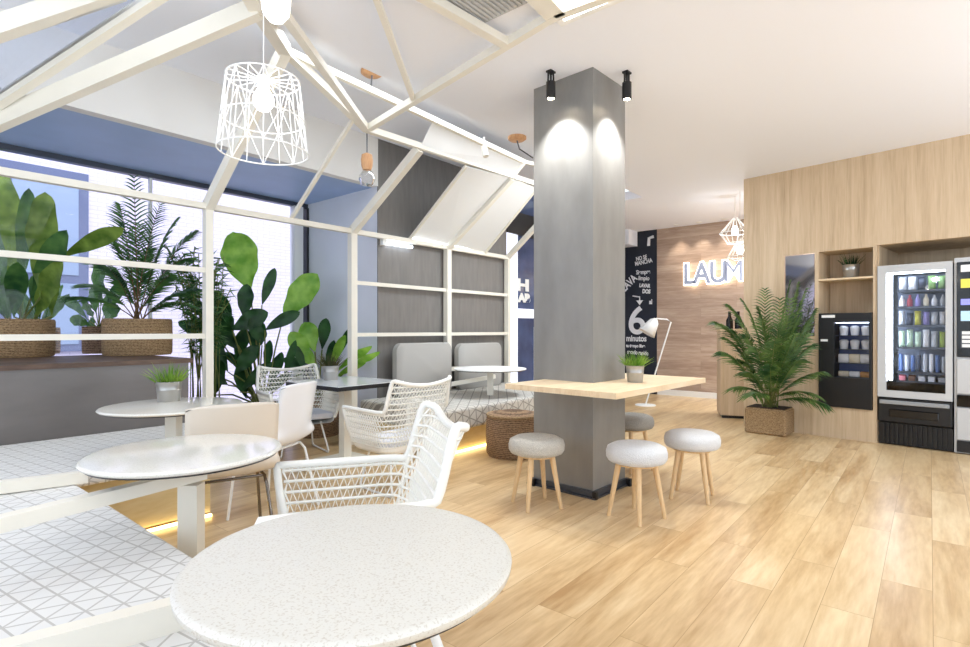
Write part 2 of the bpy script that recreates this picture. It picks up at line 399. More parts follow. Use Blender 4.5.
# planter ledge below the window
t = tag(MB().box(-4.2, 1.17, .0, 1.36, 0, .93).build('planter_ledge', M['panelgrey'], None, FL), 'long grey metal planter ledge under the street window', 'ledge')
bd = MB().box(-4.2, 1.2, -.02, 1.36, .93, .965).build('ledge_board', M['darkwood'], None, FL); 
bd.parent = t; bd.matrix_world = FL; bd.matrix_parent_inverse = Matrix.Identity(4); bd.matrix_basis = Matrix.Identity(4)
# window of the bay
wf = MB()
wf.box(-4.2, s_rev, 1.38, 1.46, ZSOF - .05, ZSOF)

s_ = PQ(297, 250, -1.42).x; s3 = PQ(150, 250, -1.42).x; wf2 = MB().box(s3 - .012, s3 + .012, 1.39, 1.44, 0, ZSOF - .05).box(s_ - .07, s_ + .05, 1.36, 1.46, 0, ZSOF - .05)
wo = struct('window_1', MB().box(-4.2, s_rev, 1.405, 1.415, .0, ZSOF - .05), M['pane'], FL)
a = wf.build('window_frame', M['steel'], wo); b_ = wf2.build('window_mullion', M['white'], wo)
MB().box(s_rev - .03, s_rev, 1.36, 1.46, 0, ZSOF - .05).build('corner_profile', M['blackedge'], wo)
# outside
struct('ground', MB().box(-12, 14, 1.5, 9, -.12, -.04), M['pavement'], FL)
QX = -4.6
eb = tag(MB().box(-12, 9, -QX, -QX + .3, -.1, 7).build('street_building', M['brick'], None, FL), 'pale lilac painted brick building across the street', 'building')
p0 = PQ(88, 175, QX)
ew = MB().box(p0.x - 2.6, p0.x, -QX - .03, -QX, .9, p0.z).build('window', M['extblue'], eb)
for i in range(3):
    x1 = p0.x - .12 - i * .85
    MB().box(x1 - .72, x1, -QX - .04, -QX - .03, 1.0, 1.85).build('pane', M['extglass'], ew)
    MB().box(x1 - .72, x1, -QX - .04, -QX - .03, 1.97, p0.z - .12).build('pane', M['extglass'], ew)
# storefront door at the far end of the grey wall
st = MB()
S0, S1 = 5.52, S_END
g = struct('door_1', MB().box(S0 + .3, S1, .03, .05, 0, 2.95), M['navy'], FL)
fr = MB()
for a_, b2 in ((S0, S0 + .28),): fr.box(a_, b2, 0, .08, 0, 2.62)
fr.box(S0 + .3, S1, -.01, .08, 1.38, 1.52)
fr.build('door_frame', M['lamp_led'] if 0 else plain('white_frame_faint_glow', (236, 240, 255), .4, emit=.35), g)  # brightness put into the white frame as a faint glow, no lamp
s2 = PQ(526, 300, 0).x
MB().box(S0, S1, -.02, .08, 2.62, 2.95).build('transom', M['black'], g)
MB().box(s2 + .25, s2 + .31, -.0, .03, .3, 1.25).build('door_handle', M['whiteglossy'], g)
MT = FL  # text drawn in frame FL on the storefront: x along s, y up
def flmat(s, y, z, sc_=1): return Matrix.Translation((s, y, z)) @ Matrix.Rotation(R(90), 4, 'X')
text_mesh('lettering', 'H', .36, M['white'], flmat(s2 - .10, .02, 1.84), g, .004, .02, sx=1.3) if '_off' in g.keys() else None
g['_off'] = (0, 0, 0)
text_mesh('lettering', 'H', .24, M['white'], flmat(s2 - .22, .02, 1.80), g, .004, .012, sx=1.9)
text_mesh('lettering', 'LAB', .17, M['white'], flmat(s2 - .28, .02, 1.63), g, .004, .012, sx=1.4)
del g['_off']
MB().box(S0, S_END, .0, .12, 2.95, ZR).build('wall_top', M['navy'], None, FL)['kind'] = 'structure'
bpy.data.objects['wall_top'].name = 'wall_left_far'

# oak cabinet wall with its openings
xL, xR = 0, 6.2
gx0, gx1 = PC(784, 300).x, PC(815, 300).x
nx0, nx1 = PC(818.5, 300).x, PC(873, 300).x
vx0 = PC(877, 300).x
zt = PC(845, 249.5).z; zv = PC(920, 241).z
cw = MB()
cw.box(xL, gx0, 0, .04, 0, ZC); gz0, gz1 = PC(800, 337).z, PC(800, 254).z
cw.box(gx0, gx1, 0, .04, 0, gz0); cw.box(gx0, gx1, 0, .04, gz1, ZC)
cw.box(gx1, nx0, 0, .04, 0, ZC)
mz0, mz1 = PC(846, 408).z, PC(846, 313).z
cw.box(nx0, nx1, 0, .04, 0, mz0); cw.box(nx0, nx1, 0, .04, zt, ZC)
cw.box(nx1, vx0, 0, .04, 0, ZC); cw.box(vx0, xR, 0, .04, zv, ZC)
cw.box(xL, xL + .04, .04, .9, 0, ZC)
struct('wall_right', cw, M['oak'], FC)
ni = MB(); dn = .42
ni.box(nx0 - .02, nx0, .04, dn, mz0, zt + .02); ni.box(nx1, nx1 + .02, .04, dn, mz0, zt + .02); ni.box(nx0, nx1, .04, dn, zt, zt + .02)
ni.box(nx0 - .02, nx1 + .02, dn, dn + .02, mz0, zt + .02); ni.box(nx0, nx1, .04, dn, mz0 - .02, mz0)
zsh = PC(846, 277.5).z
ni.build('wall_niche', M['oak'], None, FC)['kind'] = 'structure'
sh = tag(MB().box(nx0, nx1, .0, dn, zsh - .02, zsh).build('niche_shelf', M['oak_top'], None, FC), 'thin oak shelf across the small niche above the black vending machine', 'shelf')
vi = MB(); dv = .95
vi.box(vx0, vx0 + .01, .04, dv, 0, zv); vi.box(vx0, xR, .04, dv, zv, zv + .02); vi.box(vx0, xR, dv, dv + .02, 0, zv + .02)
vi.build('wall_alcove', M['oak'], None, FC)['kind'] = 'structure'
wg = MB().box(gx0 + .01, gx1 - .01, .015, .03, gz0 + .01, gz1 - .01).build('window_2', plain('tinted_mirror_glass', (150, 146, 148), .05, metal=.85), None, FC); wg['kind'] = 'structure'

# ceiling fittings
dropb = MB().box(S_END - .4, S_END, -.42, 0, 2.8, ZC); struct('ceiling_bulkhead', dropb, M['ceil'], FL)
c = FLI @ PZ(470, -22, ZC)
t = thing('ceiling_vent', 'grey grille of the air conditioning outlet in the ceiling', 'vent', FL, (c.x, c.y, ZC))
MB().box(c.x - .35, c.x + .35, c.y - .28, c.y + .28, ZC - .02, ZC).build('backing', M['lightgrey'], t)
f = MB()
for i in range(18): y = c.y - .26 + i * .0306; f.box(c.x - .33, c.x + .33, y, y + .012, ZC - .032, ZC - .02)
f.build('grille', M['lightgrey'], t)
c = FLI @ PZ(577, -14, ZC)
t = thing('ceiling_light', 'square lit ceiling panel beside the corner of the white frame', 'ceiling light', FL, (c.x, c.y, ZC))
MB().box(c.x - .25, c.x + .25, c.y - .25, c.y + .25, ZC - .025, ZC).build('frame', M['white'], t)
MB().box(c.x - .2, c.x + .2, c.y - .2, c.y + .2, ZC - .03, ZC - .025).build('diffuser', M['lamp_led'], t)
c = PZ(325, 4, ZR)
t = tag(MB().lathe([(.055, 0), (.055, .02), (.03, .03)], (0, 0, -.03)).build('smoke_detector', M['midgrey'], None, I4, True), 'small round smoke detector on the ceiling above the white frame', 'smoke detector')
t.location = (c.x, c.y, ZR)

# ================================================================ COLUMN with its table and spots
struct('column', MB().box(0, .47, 0, .53, 0, ZC), M['column'], FK)
co = bpy.data.objects['column']; 
del co['kind']; tag(co, 'square pillar clad in raw grey steel through the oak table', 'pillar')
co['_off'] = (0, 0, 0)
sk = MB()
sk.box(-.02, .49, -.02, 0, 0, .05); sk.box(-.02, 0, 0, .55, 0, .05); sk.box(-.04, .51, -.04, .57, 0, .012)
sk.build('base_plate', M['steel'], co)
bm = MB()
for x, y in ((-.045, .5), (.45, -.045), (-.02, -.03)): bm.box(x - .015, x + .015, y - .015, y + .015, 0, .055)
bm.build('base_bolt', M['black'], co); del co['_off']
t = thing('wraparound_table', 'light oak table top wrapped around the steel pillar', 'table', FK, (0, 0, .77))
x0, x1, y0, y1 = -.46, .95, -.44, .43
tp = MB(); tp.prism([(x0, y0), (x1, y0), (x1, y1), (.47, y1), (.47, -.0), (0, -.0), (0, y1), (x0, y1)], .785, .822); tp.build('table_top', M['oak_top'], t)
for nm, x, y, ax, ay in (('near', -.15, .26, 0, .2), ('right', .235, -.14, -.18, 0)):
    mb = MB().tube([(x, y, 2.99), (x, y, ZC)], .012, 8)
    lw = thing('spotlight', 'small black ceiling spotlight on the %s side of the steel pillar' % ('left' if nm == 'near' else 'right'), 'spotlight', FK, (x, y, ZC), 'black spotlights on the pillar')
    br = MB().tube([(x, y, ZC), (x, y, 3.0)], .008, 6); br.box(x - .03, x + .03, y - .022, y + .022, ZC - .012, ZC)
    br.tube([(x + .03, y, ZC - .01), (x + .034, y, 2.99)], .007, 6); br.tube([(x - .03, y, ZC - .01), (x - .034, y, 2.99)], .007, 6)
    br.build('bracket', M['black'], lw)
    MB().lathe([(.018, .12), (.034, .12), (.034, 0), (.026, -.002), (.026, .01)], (x, y, 2.88), 20).build('lamp_head', M['black'], lw, smooth=True)
    MB().lathe([(.0, .0), (.024, .0)], (x, y, 2.884), 16).build('lens', M['bulb'], lw)
    p = FK @ Vector((x, y, 2.87)); tgt = FK @ Vector((x + (.12 if nm == 'near' else 0), y + (.12 if nm == 'right' else 0), 2.0))
    light('SPOT', 'spot_beam', p, 60, (1, 1, .98), .02, spot=98, blend=.8, aim=tgt)

# ================================================================ WHITE HOUSE FRAME
QF = .06
hf = thing('house_frame', 'large ivory house-shaped frame of posts, rails and slanting rafters over the seating', 'frame', FL, (1.3, -.06, 0))
ze = 2.235
def E(px, z=ze): 
    v = PQ(px, 300, QF); return Vector((v.x, -QF, z))
P1, P2, P3, P4 = (E(px) for px in (208, 352.5, 447.5, 507.5))
EL = Vector((-1.13, -QF, ze)); E0 = PQ(-85, 155, QF); E0.z = ze
for p, wd in ((P1, .062), (P2, .075), (P3, .075), (P4, .06), (E0, .07)):
    zb = 0 if p in (P1, P2) else 0
    MB().box(p.x - wd / 2, p.x + wd / 2, -QF - .035, -QF + .035, zb, ze).build('post', M['frame'], hf)
MB().beam(EL, P4, .06, .05).build('eave_rail', M['frame'], hf)
for z in (1.70, 1.15):
    MB().beam((EL.x, -QF, z), (P1.x, -QF, z), .03, .042).build('rail', M['frame'], hf)
    MB().beam((P2.x, -QF, z), (P4.x, -QF, z), .03, .04).build('rail', M['frame'], hf)
N1 = PQ(285, 50, 1.22)
N0 = FLI @ PZ(258, 8, 3.0)
Q1 = 1.0
U = lambda px, py, q=Q1: PQ(px, py, q)
N2 = U(367, 129)
def member(nm, a, b, w_=.06, h=.06): MB().beam(a, b, w_, h).build(nm, M['frame'], hf)
member('rafter', P1, N1, .07, .09)
member('rafter', E0, N0, .06, .1)
EJ = FLI @ PZ(170, -12, 3.03)
member('rafter', E0, EJ, .05, .06)
QJ = FLI @ PZ(120, -12, 3.0); QS = Vector((-1.13, -QF, ze)); QS = PQ(-300, 128, QF)
member('rafter', QS, QJ, .07, .1)
member('ridge_beam', N0, N1, .08, .08)
NT = FLI @ PZ(232, -40, 3.03); member('ridge_beam', NT, N0, .08, .08)
member('ridge_beam', N1, N2, .06, .06)
N0b = FLI @ PZ(284, 14, 3.0); member('strut', N0b, N2, .05, .05)
a_ = N1.lerp(N2, .82); ev = PQ(291, 219, QF)
member('strut', a_, ev, .03, .03)
R2 = U(419, 149); member('rafter', P2, R2, .07, .08)
R3 = U(511, 178); member('rafter', P3, R3, .07, .08)
RE = U(560, 192)
member('purlin', N2, RE, .05, .055)
Ra = U(466, 166); ra = PQ(409, 240, QF); member('strut', Ra, ra, .025, .03)
rc = PQ(484, 254, QF); Rc = U(537, 188); member('strut', Rc, rc, .03, .03)
member('rafter', P4, U(560, 200), .06, .06)
RG = PQ(524, 162, 1.12); member('ridge_beam', N1, RG, .04, .05); member('rafter', R3, RG, .06, .06)
member('strut', RG, FLI @ PY(560, 170, 6.6), .04, .04)
NC = FLI @ PZ(556, 14, 3.02)
member('ridge_beam', N2, NC, .05, .05)
jm = N2.lerp(NC, .33); member('strut', jm, FLI @ PZ(372, -14, 3.02), .035, .035)
def pxof(v): v = FL @ v; return 485 + FPX * v.x / v.y
tcut = min((N2.lerp(NC, k / 100) for k in range(101)), key=lambda v: abs(pxof(v) - 507))
member('strut', tcut, FLI @ PZ(410, -12, 3.02), .06, .05)
member('ridge_beam', NC, FLI @ PZ(505, -40, 3.02), .12, .05)
member('strut', NC, FLI @ PZ(660, -25, 3.02), .06, .05)
tri = FLI @ PZ(440, 80, 3.0)
pm = MB()
o1 = Vector((0, 0, -.0))
pm.quad(ra + Vector((.02, 0, .03)), P3 + Vector((-.03, 0, .03)), R3 + Vector((-.05, 0, 0)), Ra, .008).build('roof_panel', M['white'], hf)
MB().quad(P3 + Vector((.05, 0, .03)), rc + Vector((-.01, 0, .02)), Rc, R3 + Vector((.05, 0, 0)), .008).build('roof_panel', M['white'], hf)
UA = PQ(397, 112, 1.14); UB = PQ(436, 117, 1.14)
MB().quad(R2, R3, RG, PQ(434, 118, 1.14), .006).build('roof_panel', M['white'], hf)
MB().quad(E0 + Vector((-.03, 0, 0)), QS, QJ, EJ, .006).build('glass_pane', M['paneblue'], hf)
# LED line on top of the eave under the white panels, and the small tube lamp
MB().box(ra.x + .05, rc.x - .02, -QF - .02, -QF + .0, ze + .028, ze + .034).build('led_strip', M['ledw'], hf)
c = PQ(382, 242, .0)
t = thing('tube_lamp', 'short white tube lamp on the grey wall below the frame rail', 'wall lamp', FL, (c.x, 0, c.z))
MB().box(c.x - .03, c.x + .03, -.05, 0, c.z - .04, c.z + .04).build('bracket', M['white'], t)
MB().tube([(c.x + .03, -.035, c.z - .01), (c.x + .42, -.035, c.z - .01)], .018, 10).build('tube', M['bulb'] if 0 else M['ledw'], t)

# ================================================================ BENCHES
bl = thing('corner_bench', 'white triangle-patterned corner bench with ivory dividers below the ledge', 'bench', FL, (-.5, -1, 0))
zs, zu = .45, .36
SX = .06
st_ = MB().prism([(-2.4, -.01), (-2.4, -3.9), (SX, -3.9), (SX, -1.25), (.87, -1.25), (1.28, -.01)], zu, zs - .01)
seat = st_.build('seat', M['trif'], bl)
bv = seat.modifiers.new('bevel', 'BEVEL'); bv.width = .02; bv.segments = 3
MB().prism([(-2.4, -.02), (-2.4, -3.8), (SX - .1, -3.8), (SX - .1, -1.16), (.84, -1.16), (.84, -.02)], .03, zu).build('plinth', M['ply'], bl)
MB().box(SX - .08, .84, -1.185, -1.165, .005, .02).build('led_strip', M['led'], bl)
for (a1, b1) in (((-.9, -1.25), (.1, -1.5)), ((-1.2, -3.0), (.03, -3.3))):
    MB().beam((a1[0], a1[1], zs + .03), (b1[0], b1[1], zs + .02), .05, .055 if b1[1] > -2 else .08).build('divider_rail', M['frame'], bl)
br_ = thing('wall_bench', 'grey triangle-patterned bench with glowing plinth along the grey wall', 'bench', FL, (4, -.6, 0))
o = MB().box(2.9, 5.5, -1.28, -.01, .24, zs).build('seat', M['trif2'], br_); bv = o.modifiers.new('bevel', 'BEVEL'); bv.width = .03; bv.segments = 3
MB().box(2.9, 5.5, -1.17, -.02, .02, .24).build('plinth', M['ply'], br_)
MB().box(2.9, 5.5, -1.2, -1.175, .005, .02).build('led_strip', M['led'], br_)
for s_ in (4.05,):
    MB().beam((s_, -.1, .72), (s_ + .65, -.55, .72), .035, .05).build('divider_rail', M['frame'], br_)
    MB().beam((s_ - .02, -.15, .52), (s_ + .7, -.4, .60), .035, .05).build('divider_rail', M['frame'], br_)
def rounded_rect(w_, h, r, n=6):
    pts = []
    for cx, cy, a0 in ((w_ / 2 - r, h / 2 - r, 0), (-w_ / 2 + r, h / 2 - r, 90), (-w_ / 2 + r, -h / 2 + r, 180), (w_ / 2 - r, -h / 2 + r, 270)):
        for i in range(n + 1): a = R(a0 + 90 * i / n); pts.append((cx + r * math.cos(a), cy + r * math.sin(a)))
    return pts
for (xa, xb, lb) in ((391, 446, 'grey rounded back cushion on the wall bench, nearer the plants'), (453, 496, 'grey rounded back cushion on the wall bench, nearer the glass door')):
    sa, sb = PQ(xa, 350, .1).x, PQ(xb, 350, .1).x; zt_ = PQ(xa + 10, 344, .1).z
    mb = MB(); hh = zt_ - zs + .02
    pts = rounded_rect(sb - sa, hh, .1)
    n = len(pts); layers = [(.0, .94), (.02, 1), (.09, 1), (.11, .94)]
    vs = []; fs = []
    for yy, k in layers:
        for (x, z) in pts: vs.append(((sa + sb) / 2 + x * k, -QF + .0 - .045 - yy, zs - .01 + hh / 2 + z * k))
    for l in range(3):
        for i in range(n): j = (i + 1) % n; fs.append((l * n + i, l * n + j, l * n + n + j, l * n + n + i))
    fs += [tuple(range(n - 1, -1, -1)), tuple(3 * n + i for i in range(n))]
    tag(mb.add(vs, fs).build('back_cushion', M['greyfab'], None, FL, True), lb, 'cushion', 'grey back cushions on the wall bench')

# ================================================================ TABLES
def round_table(name, label, c, r, z, mat, th=.022, legs='splay', sx=1):
    t = thing(name, label, 'table', I4, (c[0], c[1], 0))
    MB().lathe([(0, z - th), (r - .012, z - th), (r - .002, z - th + .006), (r, z - .008), (r - .006, z - .001), (r - .014, z), (0, z)], (c[0], c[1], 0), 96).build('table_top', mat, t, smooth=True)
    MB().lathe([(0, z - th - .006), (r - .016, z - th - .006), (r - .012, z - th), (0, z - th)], (c[0], c[1], 0), 96).build('underside_rim', M['blackedge'], t)
    if legs == 'splay':
        MB().box(c[0] - .13, c[0] + .13, c[1] - .13, c[1] + .13, z - th - .03, z - th - .006).build('leg_mount', M['white'], t)
        for k in range(4):
            a = R(18 + 90 * k); 
            MB().tube([(c[0] + .12 * math.cos(a), c[1] + .12 * math.sin(a), z - .05), (c[0] + .36 * math.cos(a), c[1] + .36 * math.sin(a), .0)], .011, 10).build('leg', M['white'], t, smooth=True)
    else:
        MB().box(c[0] - .2, c[0] + .2, c[1] - .2, c[1] + .2, z - th - .02, z - th - .006).build('leg_mount', M['frame'], t)
    return t
ZT = .73
T1 = (-.277, 1.135); T2 = (-1.165, 2.11); T3 = (-1.96, 3.40)
round_table('round_table', 'nearest round table with speckled matt stone top and black underside', T1, .333, ZT, M['terr'], .026)
t2 = round_table('round_table', 'round glossy cream stone table in the middle, held by the ivory divider beam', T2, .347, ZT, M['marble'], .02, 'post')
bmc = Vector((T2[0], T2[1], 0)); rot = math.atan2(.772, .636)
MB().box(T2[0] - .02, T2[0] + .055, T2[1] - .03, T2[1] + .03, 0.0, .60).build('post', M['frame'], t2)
q0 = PZ(-60, 539, .62); q1 = PZ(200, 478, .62)
MB().beam(q0, (T2[0] + .05, T2[1] + .03, .635), .05, .045).build('support_beam', M['frame'], t2)
MB().box(T2[0] - .06, T2[0] + .06, T2[1] - .06, T2[1] + .06, .66, .70).build('beam_cap', M['frame'], t2)
t3 = round_table('round_table', 'round cream table beside the ledge carrying a potted grass', T3, .40, ZT, M['marble'], .018, 'post')
MB().box(T3[0] - .035, T3[0] + .035, T3[1] - .035, T3[1] + .035, .451, .70).build('post', M['frame'], t3)
T5 = (.06, 6.25)
t5 = round_table('round_table', 'farthest round white table, half hidden by the steel pillar', T5, .42, .76, M['white'], .018, 'post')
MB().box(T5[0] - .035, T5[0] + .035, T5[1] - .035, T5[1] + .035, .45, .73).build('post', M['frame'], t5)
# square table
L_ = FLI @ Vector((-1.85, 4.95, 0)); Fc = FLI @ Vector((-1.21, 4.45, 0))
fx0, fx1 = Fc.x, Fc.x + .72; fy0, fy1 = Fc.y, Fc.y + .80
t4 = thing('square_table', 'square table with glossy white top and black edge carrying a dark grass pot', 'table', FL, ((fx0 + fx1) / 2, (fy0 + fy1) / 2, 0))
MB().box(fx0, fx1, fy0, fy1, ZT - .006, ZT).build('table_top', plain('glossy_white_laminate', (226, 228, 230), .08), t4)
MB().box(fx0 - .001, fx1 + .001, fy0 - .001, fy1 + .001, ZT - .04, ZT - .006).build('edge_band', M['blackedge'], t4)
cx, cy = (fx0 + fx1) / 2, (fy0 + fy1) / 2
MB().box(cx - .04, cx + .04, cy - .04, cy + .04, .02, ZT - .04).build('post', M['frame'], t4)
MB().box(cx - .2, cx + .2, cy - .2, cy + .2, 0, .02).build('base_plate', M['frame'], t4)

# ================================================================ POTTED GRASSES
def blade(mb, base, d, length, w_, curve=.3):
    d = Vector(d).normalized(); side = d.cross(Vector((random.uniform(-1, 1), random.uniform(-1, 1), .1))).normalized()
    P = []
    for i in range(4):
        k = i / 3; p = Vector(base) + d * length * k + Vector((d.x, d.y, 0)) * curve * length * k * k - Vector((0, 0, 1)) * curve * .5 * length * k * k * (abs(d.x) + abs(d.y))
        ww = w_ * (1 - k) ** .7 if i < 3 else .0004
        P.append([p - side * ww / 2, p + side * ww / 2])
    mb.grid(P)
def grass_pot(label, r=.055, h=.10, gh=.12, mat=None, n=150):
    t = thing('potted_grass', label, 'potted plant', I4, (0, 0, 0), 'small potted grasses')
    MB().lathe([(0, 0), (r * .82, 0), (r * .84, .003), (r * .93, h * .6), (r * .95, h * .62), (r * .93, h * .64), (r, h), (r * 1.04, h + .003), (r, h + .006), (r * .96, h), (r * .9, h * .9)], seg=40).build('pot', M['zinc'], t, smooth=True)
    MB().lathe([(0, h * .9), (r * .92, h * .9)], seg=24).build('soil', M['soil'], t)
    g = MB()
    for i in range(n):
        a = random.uniform(0, 6.283); rr = r * .8 * math.sqrt(random.random()); tilt = random.uniform(.1, .9) * (.3 + rr / r)
        blade(g, (rr * math.cos(a), rr * math.sin(a), h * .88), (math.cos(a + random.uniform(-.5, .5)) * tilt, math.sin(a + random.uniform(-.5, .5)) * tilt, 1), gh * random.uniform(.6, 1.1), .007)
    tag(g.build('grass', mat or M['grass'], t), kind=None)
    return t
p = PZ(169, 401, ZT); g1 = grass_pot('bright green grass in a zinc pot on the round table beside the ledge', .078, .125, .15); place(g1, (p.x, p.y, ZT))
p = PZ(330, 379.5, ZT); g2 = grass_pot('dark reddish grass in a zinc pot on the square table', .078, .13, .15, leafmat('dark_grass', (60, 70, 36), (110, 96, 60), .6)); place(g2, (p.x + .02, p.y - .05, ZT))
p = PZ(635, 382, .822); g3 = grass_pot('light green grass in a zinc pot on the pillar table', .065, .115, .13); place(g3, (p.x, p.y, .822))
p = PC(851, 277, .2); pw = FC @ Vector((p.x, .2, zsh)); g4 = grass_pot('dark grass in a white pot on the niche shelf', .085, .15, .16, M['leafB'], 110); place(g4, pw)

# ================================================================ STOOLS
def make_stool(label, fab):
    t = thing('stool', label, 'stool', I4, (0, 0, 0), 'round padded stools around the pillar')
    prof = [(0, .355), (.15, .355), (.178, .365), (.19, .385), (.192, .42), (.183, .45), (.15, .468), (.08, .474), (0, .475)]
    MB().lathe(prof, seg=48).build('seat', fab, t, smooth=True)
    MB().lathe([(.0, .34), (.13, .34), (.13, .356), (0, .356)], seg=24).build('seat_base', M['legwood'], t)
    for k in range(4):
        a = R(45 + 90 * k)
        MB().tube([(.175 * math.cos(a), .175 * math.sin(a), 0), (.11 * math.cos(a), .11 * math.sin(a), .35)], .013, 12, r1=.02).build('leg', M['legwood'], t, smooth=True)
    return t
def stool_at(px, py, rz, label, fab, sc_=1):
    p = PZ(px, py, 0); t = make_stool(label, fab); place(t, (p.x, p.y, 0), rz); t.scale = (sc_,) * 3; return t
stool_at(536.5, 505, R(20), 'grey knitted stool left of the pillar, in front of the woven pouf', M['knit1'])
stool_at(636.5, 517, R(35), 'white knitted stool nearest the viewer, at the table corner', M['knit2'])
stool_at(692, 497, R(60), 'white-grey knitted stool at the right end of the pillar table', M['knit2'])
stool_at(631, 469, R(30), 'dark grey knitted stool behind the pillar, under the table', M['knit3'])

# woven pouf
p = PZ(513, 455, 0)
t = thing('woven_pouf', 'brown seagrass pouf standing between the wall bench and the pillar', 'pouf', I4, (p.x, p.y + .02, 0))
MB().lathe([(0, 0), (.235, 0), (.255, .03), (.262, .2), (.255, .36), (.235, .4), (.1, .425), (0, .43)], (p.x, p.y + .02, 0), 48).build('body', M['basket2'], t, smooth=True)
MB().tube([(p.x + .246 * math.cos(R(a)), p.y + .02 + .246 * math.sin(R(a)), .385) for a in range(0, 360, 10)], .014, 8, True).build('rim', M['basket'], t, smooth=True)

# ================================================================ WICKER ARMCHAIRS
def uline(w_, yf, yb, r, n):
    pts = [(w_, yf)]
    for i in range(9): a = R(90 * i / 8); pts.append((w_ - r + r * math.cos(a), yb - r + r * math.sin(a)))
    for i in range(9): a = R(90 + 90 * i / 8); pts.append((-w_ + r + r * math.cos(a), yb - r + r * math.sin(a)))
    pts.append((-w_, yf))
    d = [0]
    for a, b in zip(pts, pts[1:]): d.append(d[-1] + math.hypot(b[0] - a[0], b[1] - a[1]))
    out = []
    for k in range(n + 1):
        s = d[-1] * k / n; j = 0
        while j < len(pts) - 2 and d[j + 1] < s: j += 1
        f = (s - d[j]) / (d[j + 1] - d[j]); out.append((pts[j][0] + f * (pts[j + 1][0] - pts[j][0]), pts[j][1] + f * (pts[j + 1][1] - pts[j][1])))
    return out
def smooth01(x): x = min(1, max(0, x)); return x * x * (3 - 2 * x)
def make_wicker(label):
    t = thing('wicker_armchair', label, 'armchair', I4, (0, 0, 0), 'white woven armchairs')
    n = 200; T = uline(.34, -.27, .27, .12, n); B = uline(.275, -.24, .20, .11, n)
    zb = .37
    def ht(i):
        c = abs(i / n - .5) * 2
        back = .835 + .05 * min(1, c / .36) ** 2
        h = back + (.645 - back) * smooth01((c - .345) / .06)
        return h
    def lean(i):
        c = abs(i / n - .5) * 2; return .085 * (1 - smooth01((c - .30) / .14))
    def P(i, z):
        h = ht(i); v = max(0, min(1, (z - zb) / (h - zb))); vv = v ** .85
        x = B[i][0] + (T[i][0] - B[i][0]) * vv; y = B[i][1] + (T[i][1] - B[i][1]) * vv + lean(i) * v * v
        return Vector((x, y, z))
    # rim
    rim = [P(i, ht(i)) for i in range(n + 1)]
    c0 = rim[0]; cN = rim[-1]
    front0 = [P(0, zb), P(0, zb + .1) + Vector((0, -.01, 0)), P(0, .56) + Vector((0, -.02, 0)), c0 + Vector((0, -.02, -.015)), c0 + Vector((0, -.015, .0))]
    frontN = [P(n, zb), P(n, zb + .1) + Vector((0, -.01, 0)), P(n, .56) + Vector((0, -.02, 0)), cN + Vector((0, -.02, -.015)), cN + Vector((0, -.015, .0))]
    MB().tube(front0 + rim[1:-1] + frontN[::-1], .016, 10).build('rim', M['wicker'], t, smooth=True)
    lat = MB(); dz = .042; rs = .0062
    k = 0
    while True:
        z0 = zb + k * dz; z1 = z0 + dz
        if z0 > .86: break
        run = []
        for i in range(0, n + 1, 2):
            if z0 <= ht(i) - .005: run.append(P(i, z0))
            else:
                if len(run) > 1: lat.tube(run, rs, 4)
                run = []
        if len(run) > 1: lat.tube(run, rs, 4)
        for ph in (0,):
            run = []
            for i in range(0, n + 1, 2):
                hh = ht(i)
                if z0 <= hh - .012:
                    zz = z0 if (i // 2 + k + ph) % 2 == 0 else min(z1, hh)
                    run.append(P(i, zz))
                else:
                    if len(run) > 1: lat.tube(run, rs * .9, 4)
                    run = []
            if len(run) > 1: lat.tube(run, rs * .9, 4)
        k += 1
    lat.build('woven_shell', M['wicker'], t)
    # woven skirt below the seat line
    sk = MB(); rows = []
    for zz, kx in ((zb + .005, 1.0), (zb - .03, .98), (zb - .055, .90)):
        rows.append([Vector((B[i][0] * kx, B[i][1] * kx, zz)) for i in range(0, n + 1, 4)])
    sk.grid(rows); f_ = [Vector((B[i][0] * .9, B[i][1] * .9, zb - .055)) for i in range(0, n + 1, 4)]
    sk.add(f_, [tuple(range(len(f_)))])
    sk.build('underside', M['wicker'], t)
    s2_ = MB().prism([(x * .97, y * .97) for x, y in [B[i] for i in range(0, n + 1, 3)]], zb - .01, zb + .05).build('seat', M['cushion'], t)
    b = s2_.modifiers.new('b', 'BEVEL'); b.width = .015; b.segments = 2
    for sx in (-1, 1):
        pts = [(sx * .17, -.15, .33), (sx * .20, -.19, .16), (sx * .225, -.22, .03), (sx * .228, -.20, .012), (sx * .23, .20, .012), (sx * .228, .22, .03), (sx * .20, .17, .16), (sx * .17, .12, .33)]
        MB().tube(pts, .009, 8).build('sled_leg', M['white'], t, smooth=True)
    return t
wc = make_wicker('nearest white woven armchair, side on between the speckled and the glossy round table')
place(wc, (-.475, 1.97, 0), face_rot(-.955, -.29))
wc2 = dup(wc, (-.66, 4.12, 0), face_rot(-.72, .69), 'white woven armchair in the middle with its back to the viewer, at the square table')
wc3 = dup(wc, (-1.83, 5.28, 0), face_rot(.61, -.79), 'farthest white woven armchair, behind the square table beside the plants')
wc2.scale = (.92, .92, .96); wc3.scale = (1, 1, .95)

